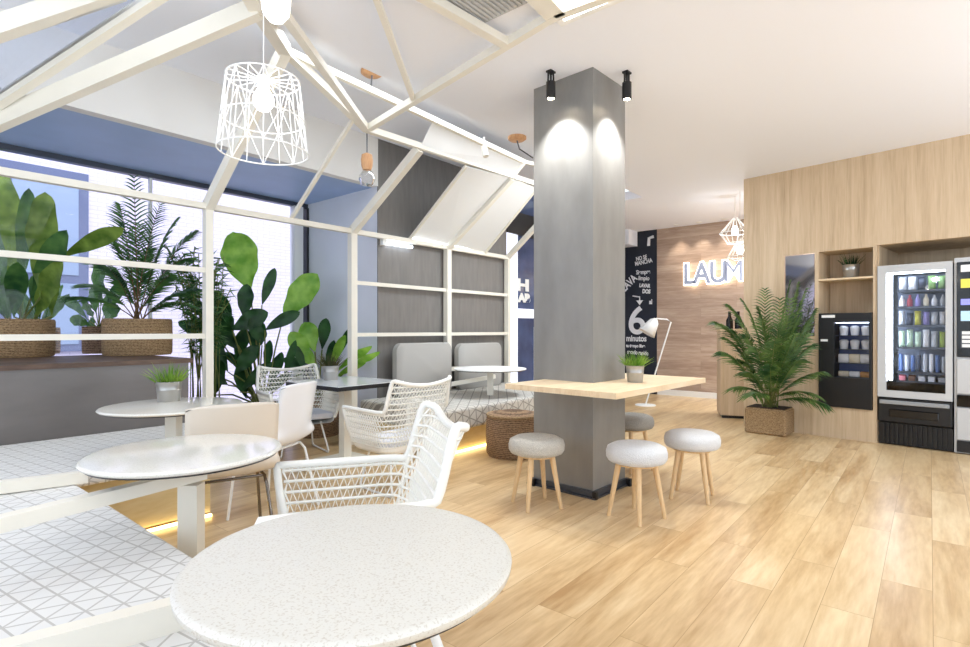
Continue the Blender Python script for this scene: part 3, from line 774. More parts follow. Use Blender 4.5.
# ================================================================ SHELL CHAIRS
def shell_chair(label, mat, legmat, w_=.44, tall=.82):
    t = thing('shell_chair', label, 'chair', I4, (0, 0, 0))
    prof = [(-.25, .425), (-.20, .445), (-.1, .445), (.0, .435), (.09, .44), (.145, .47), (.175, .53), (.195, .62), (.215, .72), (.235, tall)]
    P = []
    def cr(p, k):
        i = int(k); f = k - i; g = lambda j: p[max(0, min(len(p) - 1, j))]
        return [.5 * ((2 * g(i)[d]) + (-g(i - 1)[d] + g(i + 1)[d]) * f + (2 * g(i - 1)[d] - 5 * g(i)[d] + 4 * g(i + 1)[d] - g(i + 2)[d]) * f * f + (-g(i - 1)[d] + 3 * g(i)[d] - 3 * g(i + 1)[d] + g(i + 2)[d]) * f ** 3) for d in (0, 1)]
    K = 40
    for a in range(K + 1):
        y, z = cr(prof, a / K * (len(prof) - 1)); row = []
        bk = smooth01((z - .47) / .1); ww = w_ / 2 * (1 - .06 * bk)
        for b in range(17):
            u = b / 8 - 1; row.append(Vector((u * ww, y - bk * .05 * u * u, z + (1 - bk) * (.018 * u * u) - bk * .012 * max(0, z - tall + .02) / .02 * (u ** 4) * 2)))
        P.append(row)
    o = MB().grid(P).build('shell', mat, t, smooth=True)
    sm = o.modifiers.new('s', 'SOLIDIFY'); sm.thickness = .012; sm.offset = 0
    for sx in (-1, 1):
        pts = [(sx * .20, -.20, 0), (sx * .17, -.16, .38), (sx * .165, -.13, .415), (sx * .165, .08, .415), (sx * .17, .11, .38), (sx * .21, .19, 0)]
        MB().tube(pts, .009, 8).build('leg_frame', legmat, t, smooth=True)
    MB().tube([(-.165, -.1, .412), (.165, -.1, .412)], .008, 8).tube([(-.165, .06, .412), (.165, .06, .412)], .008, 8).build('crossbar', legmat, t)
    return t
c5 = shell_chair('cream glossy shell chair with dark tube legs, seen from behind at the round tables', M['cream'], M['chrome'], .46, .83)
place(c5, (-1.375, 2.90, 0), face_rot(-.54, .84))
c4 = shell_chair('white glossy shell chair seen side on, beside the square table', M['whiteglossy'], M['white'], .42, .83)
place(c4, (-1.38, 3.55, 0), face_rot(-.97, .25)); c4.scale = (1, 1, 1.04)

# ================================================================ LAMPS
def wire_pendant():
    c = PY(263.5, 83, 1.9); zt_, zb_ = PY(263.5, 80, 1.9).z, PY(263, 152, 1.9).z
    t = thing('pendant_lamp', 'white wire cage pendant lamp with a glowing bulb', 'pendant lamp', I4, (c.x, c.y, zt_))
    X, Y = c.x, c.y; rt, rb = .122, .15; zm = zb_ + (zt_ - zb_) * .45; rm = rb + (rt - rb) * .45
    m = MB()
    n = 16
    ring = lambda r, z: [(X + r * math.cos(2 * math.pi * i / 40), Y + r * math.sin(2 * math.pi * i / 40), z) for i in range(40)]
    for r, z in ((rt, zt_), (rb, zb_), (rm, zm)): m.tube(ring(r, z), .0028, 6, True)
    pt = lambda r, z, k: (X + r * math.cos(2 * math.pi * k / n), Y + r * math.sin(2 * math.pi * k / n), z)
    for i in range(n):
        if i % 2:
            m.tube([pt(rt, zt_, i), pt(rm, zm, i), pt(rb, zb_, i)], .0018, 5)
        else:
            for d in (-1, 0, 1):
                m.tube([pt(rt, zt_, i + d), pt(rm, zm, i)], .0018, 5); m.tube([pt(rm, zm, i), pt(rb, zb_, i + d)], .0018, 5)
        m.tube([pt(.02, zt_ - .0, i), pt(rt, zt_, i)], .0022, 5)
    m.build('wire_shade', M['white'], t)
    MB().tube([(X, Y, zt_), (X, Y, ZC)], .002, 6).build('cord', M['white'], t)
    MB().lathe([(0, 0), (.022, 0), (.022, -.035), (.015, -.04)], (X, Y, zt_ + .01), 16).build('socket', M['white'], t)
    MB().lathe([(0, -.045), (.02, -.04), (.034, -.02), (.034, .005), (.02, .03), (.014, .035)], (X, Y, zt_ - .065), 20).build('bulb', M['bulb'], t, smooth=True)
    MB().lathe([(0.05, 0), (.05, -.02), (0, -.02)], (X, Y, ZC), 20).build('rosette', M['white'], t)
wire_pendant()
c = PY(276, 8, 1.55); X, Y, Z = c
t = thing('pendant_lamp', 'glowing frosted bulb pendant at the top edge above the wire cage', 'pendant lamp', I4, (X, Y, Z))
MB().lathe([(0, -.06), (.02, -.056), (.036, -.035), (.04, 0), (.034, .04), (.018, .07)], (X, Y, Z + .02), 24).build('bulb', M['bulb'], t, smooth=True)
MB().lathe([(.02, 0), (.022, .06), (.005, .07)], (X, Y, Z + .085), 16).build('socket', M['white'], t)
MB().tube([(X, Y, Z + .15), (X, Y, ZC)], .0025, 6).build('cord', M['white'], t)
# wood socket pendant
c = FL @ U(367, 160, .97); X, Y = c.x, c.y; zn = (FL @ N2).z
t = thing('pendant_lamp', 'clear bulb pendant with a turned wooden socket under the frame joint', 'pendant lamp', I4, (X, Y, c.z))
zz = lambda py: H + (HOR - py) / FPX * Y
MB().lathe([(.012, zz(153)), (.045, zz(155)), (.052, zz(160)), (.048, zz(166)), (.036, zz(170)), (0, zz(170.5))], (X, Y, 0), 24).build('socket', M['copper'], t, smooth=True)
MB().lathe([(.03, zz(170)), (.045, zz(172)), (.068, zz(176)), (.07, zz(180)), (.05, zz(185)), (0, zz(186.5))], (X, Y, 0), 24).build('bulb', M['bulbglass'], t, smooth=True)
MB().tube([(X, Y, zz(154)), (X, Y, zn)], .005, 6).build('cord', M['steel'], t)
for (px, py, z, lb, ex) in ((372, 71, ZR, 'wooden ceiling rosette above the frame joint', (368, 92, 4.6)), (517, 137, ZC, 'wooden ceiling rosette left of the steel pillar', (533, 158, 5.3))):
    c = PZ(px, py, z); t = thing('ceiling_rosette', lb, 'lamp mount', I4, (c.x, c.y, z))
    MB().lathe([(.0, -.035), (.07, -.035), (.09, -.02), (.09, 0)], (c.x, c.y, z), 28).build('disc', M['copper'], t, smooth=True)
    e = PY(*ex); MB().tube([(c.x, c.y, z - .035), Vector((c.x, c.y, z - .1)).lerp(e, .15), e], .006, 6).build('cord', M['steel'], t)
c = PQ(484, 147, 1.3); c = FL @ c
t = thing('spotlight', 'small ivory spotlight on the ridge of the white frame', 'spotlight', I4, tuple(c))
MB().tube([c, c + Vector((.02, -.02, -.1))], .03, 14).build('lamp_head', M['frame'], t, smooth=True)
MB().tube([c, c + Vector((0, 0, .1))], .01, 6).build('bracket', M['frame'], t)

# ================================================================ FAR WALL: chalkboard, sign, pendants, floor lamp
sB = S_END
def BW(px, py): return onS(px, py, sB)          # -> FL coords on the back wall
cb0, cb1 = BW(622, 300).y, BW(657, 300).y
t = thing('chalkboard', 'tall navy chalkboard wall panel covered in white hand lettering', 'chalkboard', FL, (sB, cb0, 0))
MB().box(sB - .012, sB, cb1, cb0 + .1, .0, ZC - .0).build('board', M['chalk'], t)
def bwm(px, py, rz=0):   # text frame on the back wall, x to the right, y up, normal to the viewer
    p = BW(px, py); return Matrix.Translation((sB - .014, p.y, p.z)) @ Matrix(((0, 0, -1, 0), (-1, 0, 0, 0), (0, 1, 0, 0), (0, 0, 0, 1))) @ Matrix.Rotation(R(rz), 4, 'Z')
for s_, px, py, size, rz, off, sx in (('6', 628.5, 333.5, .78, 0, .012, 1.0), ('NO SE', 637, 261, .11, 8, .003, .9), ('MANCHA', 636, 266, .12, 8, .003, .85), ('Siempre', 637, 274.5, .12, 0, .003, .9), ('limpio', 639, 280, .12, -5, .003, .95),
                                      ('LAVAR', 640, 287, .10, -6, .005, .9), ('DOS', 643, 293, .11, -6, .006, .9), ('LAVA', 625.5, 292, .22, 42, .006, .85), ('al', 650, 304, .13, 0, .005, .9), ('minutos', 627, 341, .17, 0, .005, .95), ('tu tiempo libre', 627, 347, .085, 0, .004, .95), ('secado rapido', 628, 353.5, .12, -3, .003, .8)):
    text_mesh('lettering', s_, size * .95, M['chalkw'], bwm(px - .5, py, rz), t, .001, off, sx if s_ == '6' else sx * .82)
ar = MB(); pts = [BW(633, 296), BW(640, 297), BW(640, 302)]
ar.tube([Vector((sB - .014, p.y, p.z)) for p in pts], .012, 4); p = BW(640, 303)
ar.add([(sB - .016, p.y + .07, p.z + .05), (sB - .016, p.y - .07, p.z + .05), (sB - .016, p.y, p.z - .04)], [(0, 1, 2)])
ar.build('arrow', M['chalkw'], t)
lm = MB(); a1 = BW(652, 238); lm.tube([Vector((sB - .014, BW(649, 246).y, BW(649, 246).z)), Vector((sB - .014, a1.y + .05, a1.z)), Vector((sB - .014, a1.y - .04, a1.z + .02))], .03, 6)
lm.build('drawn_lamp', M['chalkw'], t)
# sign
ws = thing('wall_sign', 'backlit grey capital letters of the sign on the wooden far wall', 'sign', FL, (sB, BW(700, 270).y, 1.9))
capz = BW(690, 284).z; cph = BW(690, 264).z - capz
for ch, px, w_ in (('L', 684.5, 1), ('A', 695, 1), ('U', 710.5, 1), ('M', 724.5, 1)):
    p = BW(px, 284)
    sz = cph / .70
    m0 = Matrix.Translation((sB - .085, p.y, capz)) @ Matrix(((0, 0, -1, 0), (-1, 0, 0, 0), (0, 1, 0, 0), (0, 0, 0, 1)))
    m1 = Matrix.Translation((sB - .06, p.y, capz)) @ Matrix(((0, 0, -1, 0), (-1, 0, 0, 0), (0, 1, 0, 0), (0, 0, 0, 1)))
    lt = text_mesh('letter', ch, sz, M['letter'], m0, ws, .012, .0 if ch == 'M' else .010, .84)
    ws['_off'] = ws['_off']
    h_ = text_mesh('backlight', ch, sz, M['halo'], m1, ws, .006, .012 if ch == 'M' else .034, .84); h_.parent = lt
# pendants beside the counter
for i, (px, pt_, pb_, Yd, lb) in enumerate(((735, 218, 243, 7.6, 'upper white wire diamond pendant beside the oak wall'), (740, 240, 260, 7.3, 'lower white wire diamond pendant in front of the lit sign'))):
    c = PY(px, (pt_ + pb_) / 2, Yd); hh = (pb_ - pt_) / FPX * Yd; r = .2 if i == 0 else .16
    t = thing('pendant_lamp', lb, 'pendant lamp', I4, tuple(c))
    m = MB(); n = 14; zt_ = c.z + hh / 2; zb_ = c.z - hh / 2; zm = c.z - hh * (.1 if i == 0 else .35)
    for k in range(n):
        a = 2 * math.pi * k / n; m.tube([(c.x + .03 * math.cos(a), c.y + .03 * math.sin(a), zt_), (c.x + r * math.cos(a), c.y + r * math.sin(a), zm), (c.x + r * .5 * math.cos(a), c.y + r * .5 * math.sin(a), zb_)], .0035, 4)
    for rr, z in ((r, zm), (r * .5, zb_)): m.tube([(c.x + rr * math.cos(2 * math.pi * k / 24), c.y + rr * math.sin(2 * math.pi * k / 24), z) for k in range(24)], .006, 4, True)
    m.build('wire_shade', M['white'], t); MB().tube([(c.x, c.y, zt_), (c.x, c.y, ZC)], .005, 5).build('cord', M['white'], t)
    MB().lathe([(0, -.06), (.04, -.04), (.05, 0), (.02, .06)], (c.x, c.y, c.z), 16).build('bulb', M['bulb'], t, smooth=True)
# floor lamp
Yl = 8.6
t = thing('floor_lamp', 'white floor lamp with tilted cone shade beside the chalkboard', 'floor lamp', I4, (PY(655, 400, Yl).x, Yl, 0))
A0, A1, A2, A3 = PY(671, 322, Yl), PY(667, 319.5, Yl), PY(656, 318.5, Yl), PY(652, 330, Yl)
bs = PY(655, 374, Yl); ft = PY(648, 406, Yl); 
d_ = (bs - A0); k = (0 - A0.z) / d_.z; foot = A0 + d_ * k
MB().tube([foot, A0, A1, A2], .012, 8).build('pole', M['white'], t, smooth=True)
MB().lathe([(0, 0), (.16, 0), (.16, .012), (.02, .02)], (foot.x, foot.y, 0), 28).build('base', M['white'], t)
ax = (PY(647, 333, Yl) - PY(655, 321, Yl)); ax_n = ax.normalized(); s0 = PY(656, 319, Yl)
m = MB().tube([s0, s0 + ax_n * .06, s0 + ax_n * .24], .04, 20); 
m = MB(); pts = [s0, s0 + ax_n * .05, s0 + ax_n * .27]
rings = []; u_ = ax_n.orthogonal().normalized(); v_ = ax_n.cross(u_)
for p_, r_ in ((s0, .03), (s0 + ax_n * .05, .075), (s0 + ax_n * .27, .14)):
    rings.append([p_ + (u_ * math.cos(2 * math.pi * k / 24) + v_ * math.sin(2 * math.pi * k / 24)) * r_ for k in range(25)])
m.grid(rings); o = m.build('lamp_shade', M['white'], t, smooth=True); sm = o.modifiers.new('s', 'SOLIDIFY'); sm.thickness = .006
# wall-washing downlights above the far wall
for i, px in enumerate((681, 703, 728)):
    p = BW(px, 235); ps = FL @ Vector((sB - .22, p.y, ZC - .03))
    tt = thing('downlight', 'recessed downlight over the wooden far wall, %s' % ('nearest the chalkboard', 'above the sign', 'nearest the wire pendants')[i], 'downlight', I4, (ps.x, ps.y, ZC))
    MB().lathe([(.03, 0), (.05, 0), (.05, -.012), (.03, -.012)], (ps.x, ps.y, ZC), 20).build('ring', M['white'], tt)
    MB().lathe([(0, -.006), (.03, -.006)], (ps.x, ps.y, ZC), 20).build('lens', M['bulb'], tt)
    light('SPOT', 'downlight_beam', ps, 18, (1, .9, .76), .02, spot=80, blend=.8, aim=FL @ Vector((sB - .1, p.y, 1.5)))

# reception counter with dark bottles
c0 = PZ(720.5, 418, 0)
cF = frame(c0.x, c0.y, .95, -.31)
t = thing('reception_counter', 'tall oak reception counter end beside the cabinet wall', 'counter', cF, (0, 0, 0))
MB().box(0, 1.2, 0, .5, .04, 1.19).build('body', M['oak'], t); MB().box(-.01, 1.22, -.01, .52, 1.19, 1.215).build('counter_top', M['oak_top'], t); MB().box(.02, 1.2, .03, .5, 0, .04).build('kick_plate', M['black'], t)
for i, (dx, tilt) in enumerate(((.13, -.05), (.24, .08))):
    m = MB(); r = [(0, 0), (.045, 0), (.045, .12), (.02, .17), (.018, .24), (0, .24)]
    m.lathe(r, (0, 0, 0), 20); o = m.build('bottle', M['blackgloss'], None, I4, True); o.matrix_world = cF @ Matrix.Translation((dx, .15, 1.216))
    tag(o, ('left', 'right')[i] + ' one of two black bottles on the reception counter', 'bottle', 'black bottles on the counter')

# ================================================================ VENDING MACHINES
# black machine in the small niche
bx0, bx1 = nx0 + .01, nx1 - .005
t = thing('vending_machine', 'small black vending machine built into the oak wall below the niche', 'vending machine', FC, ((bx0 + bx1) / 2, .2, mz0))
def czx(px, py, y=0): return PC(px, py, y)
yb = -.03
wx0, wx1 = PC(834, 350, yb).x, PC(869, 350, yb).x; wz1, wz0 = PC(850, 322, yb).z, PC(850, 378, yb).z
body = MB()
body.box(bx0, wx0, yb, dn - .02, mz0 + .005, mz1); body.box(wx1, bx1, yb, dn - .02, mz0 + .005, mz1)
body.box(wx0, wx1, yb, dn - .02, mz0 + .005, wz0); body.box(wx0, wx1, yb, dn - .02, wz1, mz1); body.box(wx0, wx1, .16, dn - .02, wz0, wz1)
body.build('body', M['black'], t)
MB().box(wx0, wx1, yb + .004, yb + .008, wz0, wz1).build('glass_pane', M['pane'], t)
MB().box(wx0 + .005, wx1 - .005, .15, .158, wz0 + .01, wz1 - .01).build('lit_back', plain('blue_back', (70, 84, 130), .5), t)
MB().box(wx0 + .01, wx1 - .01, 0, .02, wz1 - .012, wz1 - .004).build('led_strip', M['ledw'], t)
MB().box(bx0 + .03, bx0 + .16, yb - .003, yb, mz1 - .05, mz1 - .02).build('badge', M['white'], t)
MB().box(bx0 + .02, bx0 + .09, yb - .003, yb, PC(823, 340).z - .015, PC(823, 340).z + .01).build('coin_slot', M['white'], t)
rows = [PC(850, yy, .05).z for yy in (337, 352, 365, 378)]
zz0 = wz0 + .02
colsx = [wx0 + (wx1 - wx0) * f for f in (.2, .52, .84)]
rn = ('top', 'second', 'third', 'bottom'); cn = ('left', 'middle', 'right')
packm = [plain('pack_white', (236, 236, 238), .4), plain('pack_cream', (226, 214, 190), .4), plain('pack_orange', (206, 150, 92), .4), plain('pack_pale_green', (196, 214, 190), .4)]
rh = (wz1 - wz0) / 4
MB().box(wx0, wx1, .03, .15, wz0, wz0 + .006).build('shelf', M['steel'], t)
for r in range(4):
    zb_ = wz1 - (r + 1) * rh
    if r < 3: MB().box(wx0, wx1, .03, .15, zb_, zb_ + .006).build('shelf', M['steel'], t)
    for k in range(3):
        m = MB(); cxx = colsx[k]; z0 = zb_ + .0065
        if r < 2: m.lathe([(0, 0), (.035, 0), (.044, rh * .55), (.046, rh * .57), (.03, rh * .68), (0, rh * .7)], (cxx, .09, z0), 18)
        else: m.box(cxx - .05, cxx + .05, .06, .11, z0, z0 + rh * (.65 if r == 2 else .4), .008)
        tag(m.build('snack_cup' if r < 2 else 'snack_box', packm[2] if (r, k) == (3, 2) else packm[(r + k) % 2 if r > 1 else 0], None, FC, True), 'pale snack %s on the %s shelf of the small black machine, %s column' % ('cup' if r < 2 else 'box', rn[r], cn[k]), 'snack', 'snacks in the small black machine')
# big snack machine
yv = -.02
vx1 = PC(952.5, 300, yv).x; va = PC(877.5, 300, yv).x
vt = PC(915, 263.5, yv).z; zlo = PC(915, 399, yv).z
t = thing('vending_machine', 'large lit snack vending machine with grey frame and black lower front', 'vending machine', FC, ((va + vx1) / 2, .4, 0))
gxa, gxb = PC(886, 300, yv).x, PC(945.5, 300, yv).x; gza, gzb = PC(915, 392, yv).z, PC(915, 271, yv).z
fr = MB(); fr.box(va, gxa, yv, .05, zlo, vt); fr.box(gxb, vx1, yv, .05, zlo, vt); fr.box(gxa, gxb, yv, .05, gzb, vt); fr.box(gxa, gxb, yv, .05, zlo, gza)
fr.build('door_frame', M['lightgrey'], t)
sh_ = MB(); sh_.box(va + .02, va + .04, .05, .85, 0.03, vt); sh_.box(vx1 - .04, vx1 - .02, .05, .85, 0.03, vt); sh_.box(va + .04, vx1 - .04, .55, .85, .03, vt); sh_.box(va + .04, vx1 - .04, .05, .55, vt - .03, vt); sh_.box(va + .04, vx1 - .04, .05, .55, zlo - .05, zlo + .04)
sh_.build('housing', M['black'], t)
MB().box(gxa, gxb, .0, .006, gza, gzb).build('glass_pane', M['pane'], t)
MB().box(gxa, gxb, .007, .03, gza, gza + .09).build('glass_border', M['blackgloss'], t)
MB().box(gxa + .012, gxa + .04, .05, .07, gza + .1, gzb - .01).build('led_strip', M['ledm'], t)
MB().box(gxa, gxb, .05, .07, gzb - .015, gzb - .003).build('led_strip', M['ledm'], t)
MB().box(gxa, gxb, .53, .545, gza, gzb).build('back_panel', plain('machine_back', (150, 160, 184), .5), t)
lo = MB(); lo.box(va, vx1, yv, .5, .24, zlo - .005, .012); lo.build('lower_door', M['black'], t)
MB().box(va + .1, vx1 - .1, yv - .02, yv, .3, zlo - .12, .008).build('delivery_flap', M['blackgloss'], t)
MB().box(va + .02, vx1 - .02, yv - .03, yv, zlo - .07, zlo - .03, .006).build('handle_rail', M['midgrey'], t)
gr = MB(); gr.box(va, vx1, .02, .5, .01, .23)
for i in range(14): x = va + .05 + i * (vx1 - va - .1) / 13; gr.box(x - .008, x + .008, .0, .02, .02, .22)
gr.build('base_grille', M['black'], t)
rowy = [290, 306.5, 325, 347, 371.5, 388]
rnames = ('top', 'second', 'third', 'fourth', 'fifth', 'lowest')
kcol = {'silver': (200, 204, 212), 'green': (150, 190, 120), 'red': (170, 60, 70), 'white': (236, 236, 240), 'cream': (230, 220, 196), 'lime': (176, 200, 70), 'dark': (60, 66, 84), 'pink': (206, 120, 130), 'violet': (150, 140, 200), 'pale green': (200, 224, 200), 'brown': (120, 80, 60), 'blue': (90, 116, 170), 'yellow': (206, 200, 80)}
kmat = {k: plain('pack_' + k.replace(' ', '_'), c, .3) for k, c in kcol.items()}
plan = [('bag', ['silver', 'white', 'dark', 'green', 'green']), ('bottle', ['white', 'red', 'violet', 'cream', 'white', 'silver']), ('bag', ['silver', 'dark', 'yellow', 'violet', 'silver', 'white']),
        ('bag', ['pale green', 'pale green', 'pale green', 'white', 'silver', 'lime']), ('can', ['blue', 'silver', 'blue', 'dark', 'silver', 'white', 'blue', 'silver']), ('carton', ['pink', 'brown', 'white', 'white', 'silver'])]
ordn = ('first', 'second', 'third', 'fourth', 'fifth', 'sixth', 'seventh', 'eighth')
ga, gb = gxa + .07, gxb - .01
for r, (kind, cl) in enumerate(plan):
    ztop = gzb if r == 0 else zsv
    zsv = PC(915, rowy[r], .15).z if r < 5 else gza + .1
    MB().box(ga, gb, .10, .52, zsv - .02, zsv).build('shelf', M['black'], t)
    MB().box(ga, gb, .095, .10, zsv - .022, zsv - .002).build('price_rail', M['steel'], t)
    avail = ztop - zsv - .03
    n = len(cl)
    for k, cc in enumerate(cl):
        x = ga + (k + .5) * (gb - ga) / n; ww = (gb - ga) / n * .8; z0 = zsv + .0008; m = MB(); y = .16
        h = min(avail * random.uniform(.78, .93), .24)
        if kind == 'bag':
            pts = []
            for (zf, tk, wf_) in ((0, .02, .95), (.06, .03, 1), (.5, .045, .94), (.92, .02, 1), (1, .004, 1)):
                pts.append([Vector((x + sx_ * ww / 2 * wf_, y + sy * tk, z0 + zf * h)) for sx_, sy in ((-1, -.2), (-.6, -.9), (0, -1), (.6, -.9), (1, -.2), (1, .2), (.6, .9), (0, 1), (-.6, .9), (-1, .2), (-1, -.2))])
            m.grid(pts); m.add(pts[0][:-1], [tuple(range(9, -1, -1))]); m.add(pts[-1][:-1], [tuple(range(10))])
        elif kind == 'carton':
            m.box(x - ww * .42, x + ww * .42, y - .03, y + .03, z0, z0 + h * .8); m.add([(x - ww * .42, y - .03, z0 + h * .8), (x + ww * .42, y - .03, z0 + h * .8), (x + ww * .42, y + .03, z0 + h * .8), (x - ww * .42, y + .03, z0 + h * .8), (x - ww * .42, y, z0 + h), (x + ww * .42, y, z0 + h)], [(0, 1, 5, 4), (2, 3, 4, 5), (0, 4, 3), (1, 2, 5)])
        else:
            rr = min(ww * .45, .038)
            prof = [(0, 0), (rr * .9, 0), (rr, .008), (rr, h * .55), (rr * .5, h * .78), (rr * .42, h), (0, h)] if kind == 'bottle' else [(0, 0), (rr * .85, 0), (rr, .01), (rr, h * .85), (rr * .8, h * .9), (0, h * .9)]
            m.lathe(prof, (x, y, z0), 16)
        tag(m.build({'bag': 'snack_bag', 'bottle': 'drink_bottle', 'can': 'drink_can', 'carton': 'drink_carton'}[kind], kmat[cc], None, FC, kind != 'carton'), '%s %s on the %s shelf of the lit snack machine, %s from left' % (cc, {'bag': 'snack bag', 'bottle': 'drink bottle', 'can': 'drink can', 'carton': 'drink carton'}[kind], rnames[r], ordn[k]), {'bag': 'snack', 'bottle': 'bottle', 'can': 'can', 'carton': 'carton'}[kind], 'products in the lit snack machine')
pl = FC @ Vector((ga, .3, gzb - .1))
# coffee machine at the right edge
mx0 = PC(954, 300, yv).x; mx1 = mx0 + .75; mt = PC(960, 257.5, yv).z
t = thing('vending_machine', 'grey and black hot drinks vending machine at the right edge', 'vending machine', FC, ((mx0 + mx1) / 2, .4, 0))
zc = lambda py: PC(962, py, yv).z
MB().box(mx0, mx1, .0, .8, .01, mt).build('housing', M['lightgrey'], t)
MB().box(mx0 + .02, mx1 - .02, yv, 0, zc(357), zc(262), .004).build('control_panel', M['blackgloss'], t)
MB().box(mx0 + .02, mx1 - .02, yv, 0, zc(394), zc(359), .004).build('middle_panel', M['lightgrey'], t)
MB().box(mx0 + .02, mx1 - .02, yv, 0, zc(407), zc(395), .004).build('cup_bay', M['blackgloss'], t)
MB().box(mx0 + .02, mx1 - .02, yv, 0, zc(440), zc(408), .004).build('lower_panel', M['lightgrey'], t)
MB().box(mx0 + .02, mx1 - .02, yv, 0, .02, zc(441), .004).build('base_panel', M['black'], t)
for (a, b, nm, cc, em) in ((272, 265, 'badge', (236, 236, 236), 0), (288, 279, 'display', (190, 180, 70), .6), (305, 299, 'display', (130, 130, 220), .6), (321, 311, 'display', (160, 190, 210), .5)):
    MB().box(mx0 + .05, mx0 + .32, yv - .004, yv, zc(a), zc(b)).build(nm, plain(nm + str(a), cc, .3, emit=em), t)
kp = MB().box(mx0 + .05, mx0 + .3, yv - .004, yv, zc(348), zc(331)).build('keypad', M['steel'], t)
for i in range(4):
    for j in range(3):
        x = mx0 + .06 + j * .078; z = zc(348) + .008 + i * (zc(331) - zc(348)) / 4
        k_ = MB().box(x, x + .06, yv - .012, yv - .004, z, z + .03).build('key', M['white'], None, FC); k_.parent = kp; k_.matrix_world = Matrix.Identity(4); k_.matrix_parent_inverse = Matrix.Identity(4)
        k_.matrix_basis = Matrix.Translation(-Vector(t['_off']))

# ================================================================ PLANTS
def bez(a, b, c, k): return a * (1 - k) ** 2 + b * 2 * k * (1 - k) + c * k * k
def leaf(mb, base, tip, width, droop=.1, roll=0.0, n=20, split=False, ctrl=None, shape=.8):
    base, tip = Vector(base), Vector(tip); L = (tip - base).length
    ctrl = Vector(ctrl) if ctrl is not None else (base + tip) / 2 + Vector((0, 0, L * droop))
    d = (tip - base).normalized(); view = Vector((0, -1, .2)).normalized()
    side0 = d.cross(view)
    if side0.length < .1: side0 = Vector((1, 0, 0))
    side0.normalize(); side0 = Matrix.Rotation(roll, 3, d) @ side0
    nrm = side0.cross(d)
    P = []
    for i in range(n + 1):
        k = i / n; p = bez(base, ctrl, tip, k)
        ww = width * .5 * (math.sin(math.pi * min(1, k ** (shape * 1.9))) ** .62 if 0 < k < 1 else 0.01)
        ripple = .06 * width * math.sin(k * 19 + base.x * 9)
        P.append([p - side0 * ww + nrm * (.16 * ww + ripple), p - side0 * ww * .5 + nrm * .06 * ww, p, p + side0 * ww * .5 + nrm * .06 * ww, p + side0 * ww + nrm * (.16 * ww - ripple)])
    mb.grid(P)
def frond(mb, ms, base, tip, arch=.3, n=26, ll=.22, lw=.014, droop=.35, spread=1.0, ctrl=None, start=.25):
    base, tip = Vector(base), Vector(tip); L = (tip - base).length
    ctrl = ctrl if ctrl is not None else (base + tip) / 2 + Vector((0, 0, arch * L))
    pts = [bez(base, ctrl, tip, i / 12) for i in range(13)]
    ms.tube(pts, .006, 5, r1=.002)
    for i in range(n):
        k = start + (1 - start) * i / (n - 1); p = bez(base, ctrl, tip, k); p2 = bez(base, ctrl, tip, min(1, k + .02)); t_ = (p2 - p)
        if t_.length < 1e-5: t_ = tip - ctrl
        t_.normalize(); sd = t_.cross(Vector((0, 0, 1)))
        if sd.length < .15: sd = t_.cross(Vector((0, 1, 0)))
        sd.normalize(); l = ll * (math.sin(math.pi * (.12 + .8 * (k - start) / (1 - start))) ** .7) * random.uniform(.85, 1.1)
        for sg in (-1, 1):
            d = (sd * sg * spread + t_ * .9 + Vector((0, 0, random.uniform(-.1, .15)))).normalized()
            q = []
            wv = d.cross(Vector((random.uniform(-.3, .3), -1, random.uniform(.0, .6)))).normalized()
            for j in range(4):
                f = j / 3; pp = p + d * l * f - Vector((0, 0, 1)) * droop * l * f * f
                ww = lw * (1, 1.1, .75, .05)[j]
                q.append([pp - wv * ww / 2, pp + wv * ww / 2])
            mb.grid(q)
def basket(name, label, c, r, h, mat, sides=40, r2=None):
    t = thing(name, label, 'potted plant', I4, (c[0], c[1], c[2]))
    r2 = r2 or r
    MB().lathe([(0, 0), (r2 * .96, 0), (r2, .02), (r * 1.01, h * .5), (r * 1.0, h - .02), (r * .98, h), (r * .93, h - .005), (r * .93, h * .85)], c, sides).build('basket', mat, t, smooth=True)
    MB().lathe([(0, h * .86), (r * .94, h * .86)], c, 24).build('soil', M['soil'], t)
    return t
ZL = .965
def at_ledge(px, py):
    return PZ(px, py, ZL)
# (a) big paddle-leaf plant at the left
c = PY(8, 357, 4.75); c.z = ZL
t = basket('paddle_leaf_plant', 'tall paddle-leaved plant in a seagrass basket, leftmost on the ledge', tuple(c), .33, .33, M['basket'])
f = MB(); fo = MB(); s = MB(); f2 = MB(); Yp = 4.75
def PL(px, py, dY=0): return PY(px, py, Yp + dY)
for (b, tp_, wd, rl, dk) in (((22, 322), (2, 168), .22, .1, 0), ((10, 320), (-22, 175), .24, -.2, 1), ((40, 300), (45, 192), .22, .15, 0), ((20, 290), (29, 188), .13, 1.0, 1), ((52, 318), (50, 236), .17, .35, 0), ((30, 300), (66, 230), .16, .5, 1),
                             ((34, 322), (60, 262), .17, .2, 0), ((60, 258), (124, 228), .13, .7, 0), ((14, 318), (18, 262), .14, .9, 1), ((5, 318), (-30, 250), .2, .3, 1), ((8, 320), (6, 270), .16, .5, 1), ((40, 320), (34, 275), .1, .9, 1)):
    cc = PL(20, 326); bb = PL(*b, random.uniform(-.12, .12)); tt = PL(*tp_, random.uniform(-.25, .25))
    leaf(f2 if dk else f, bb, tt, wd * 1.15, .03, rl, shape=.85)
    s.tube([Vector((c.x + random.uniform(-.1, .1) + .1, c.y + random.uniform(-.08, .08), ZL + .28)), bb.lerp(tt, .02)], .008, 6)
f.build('leaves', M['leafD'], t, smooth=True); f2.build('leaves', M['leafC'], t, smooth=True); s.build('stems', M['stem'], t)
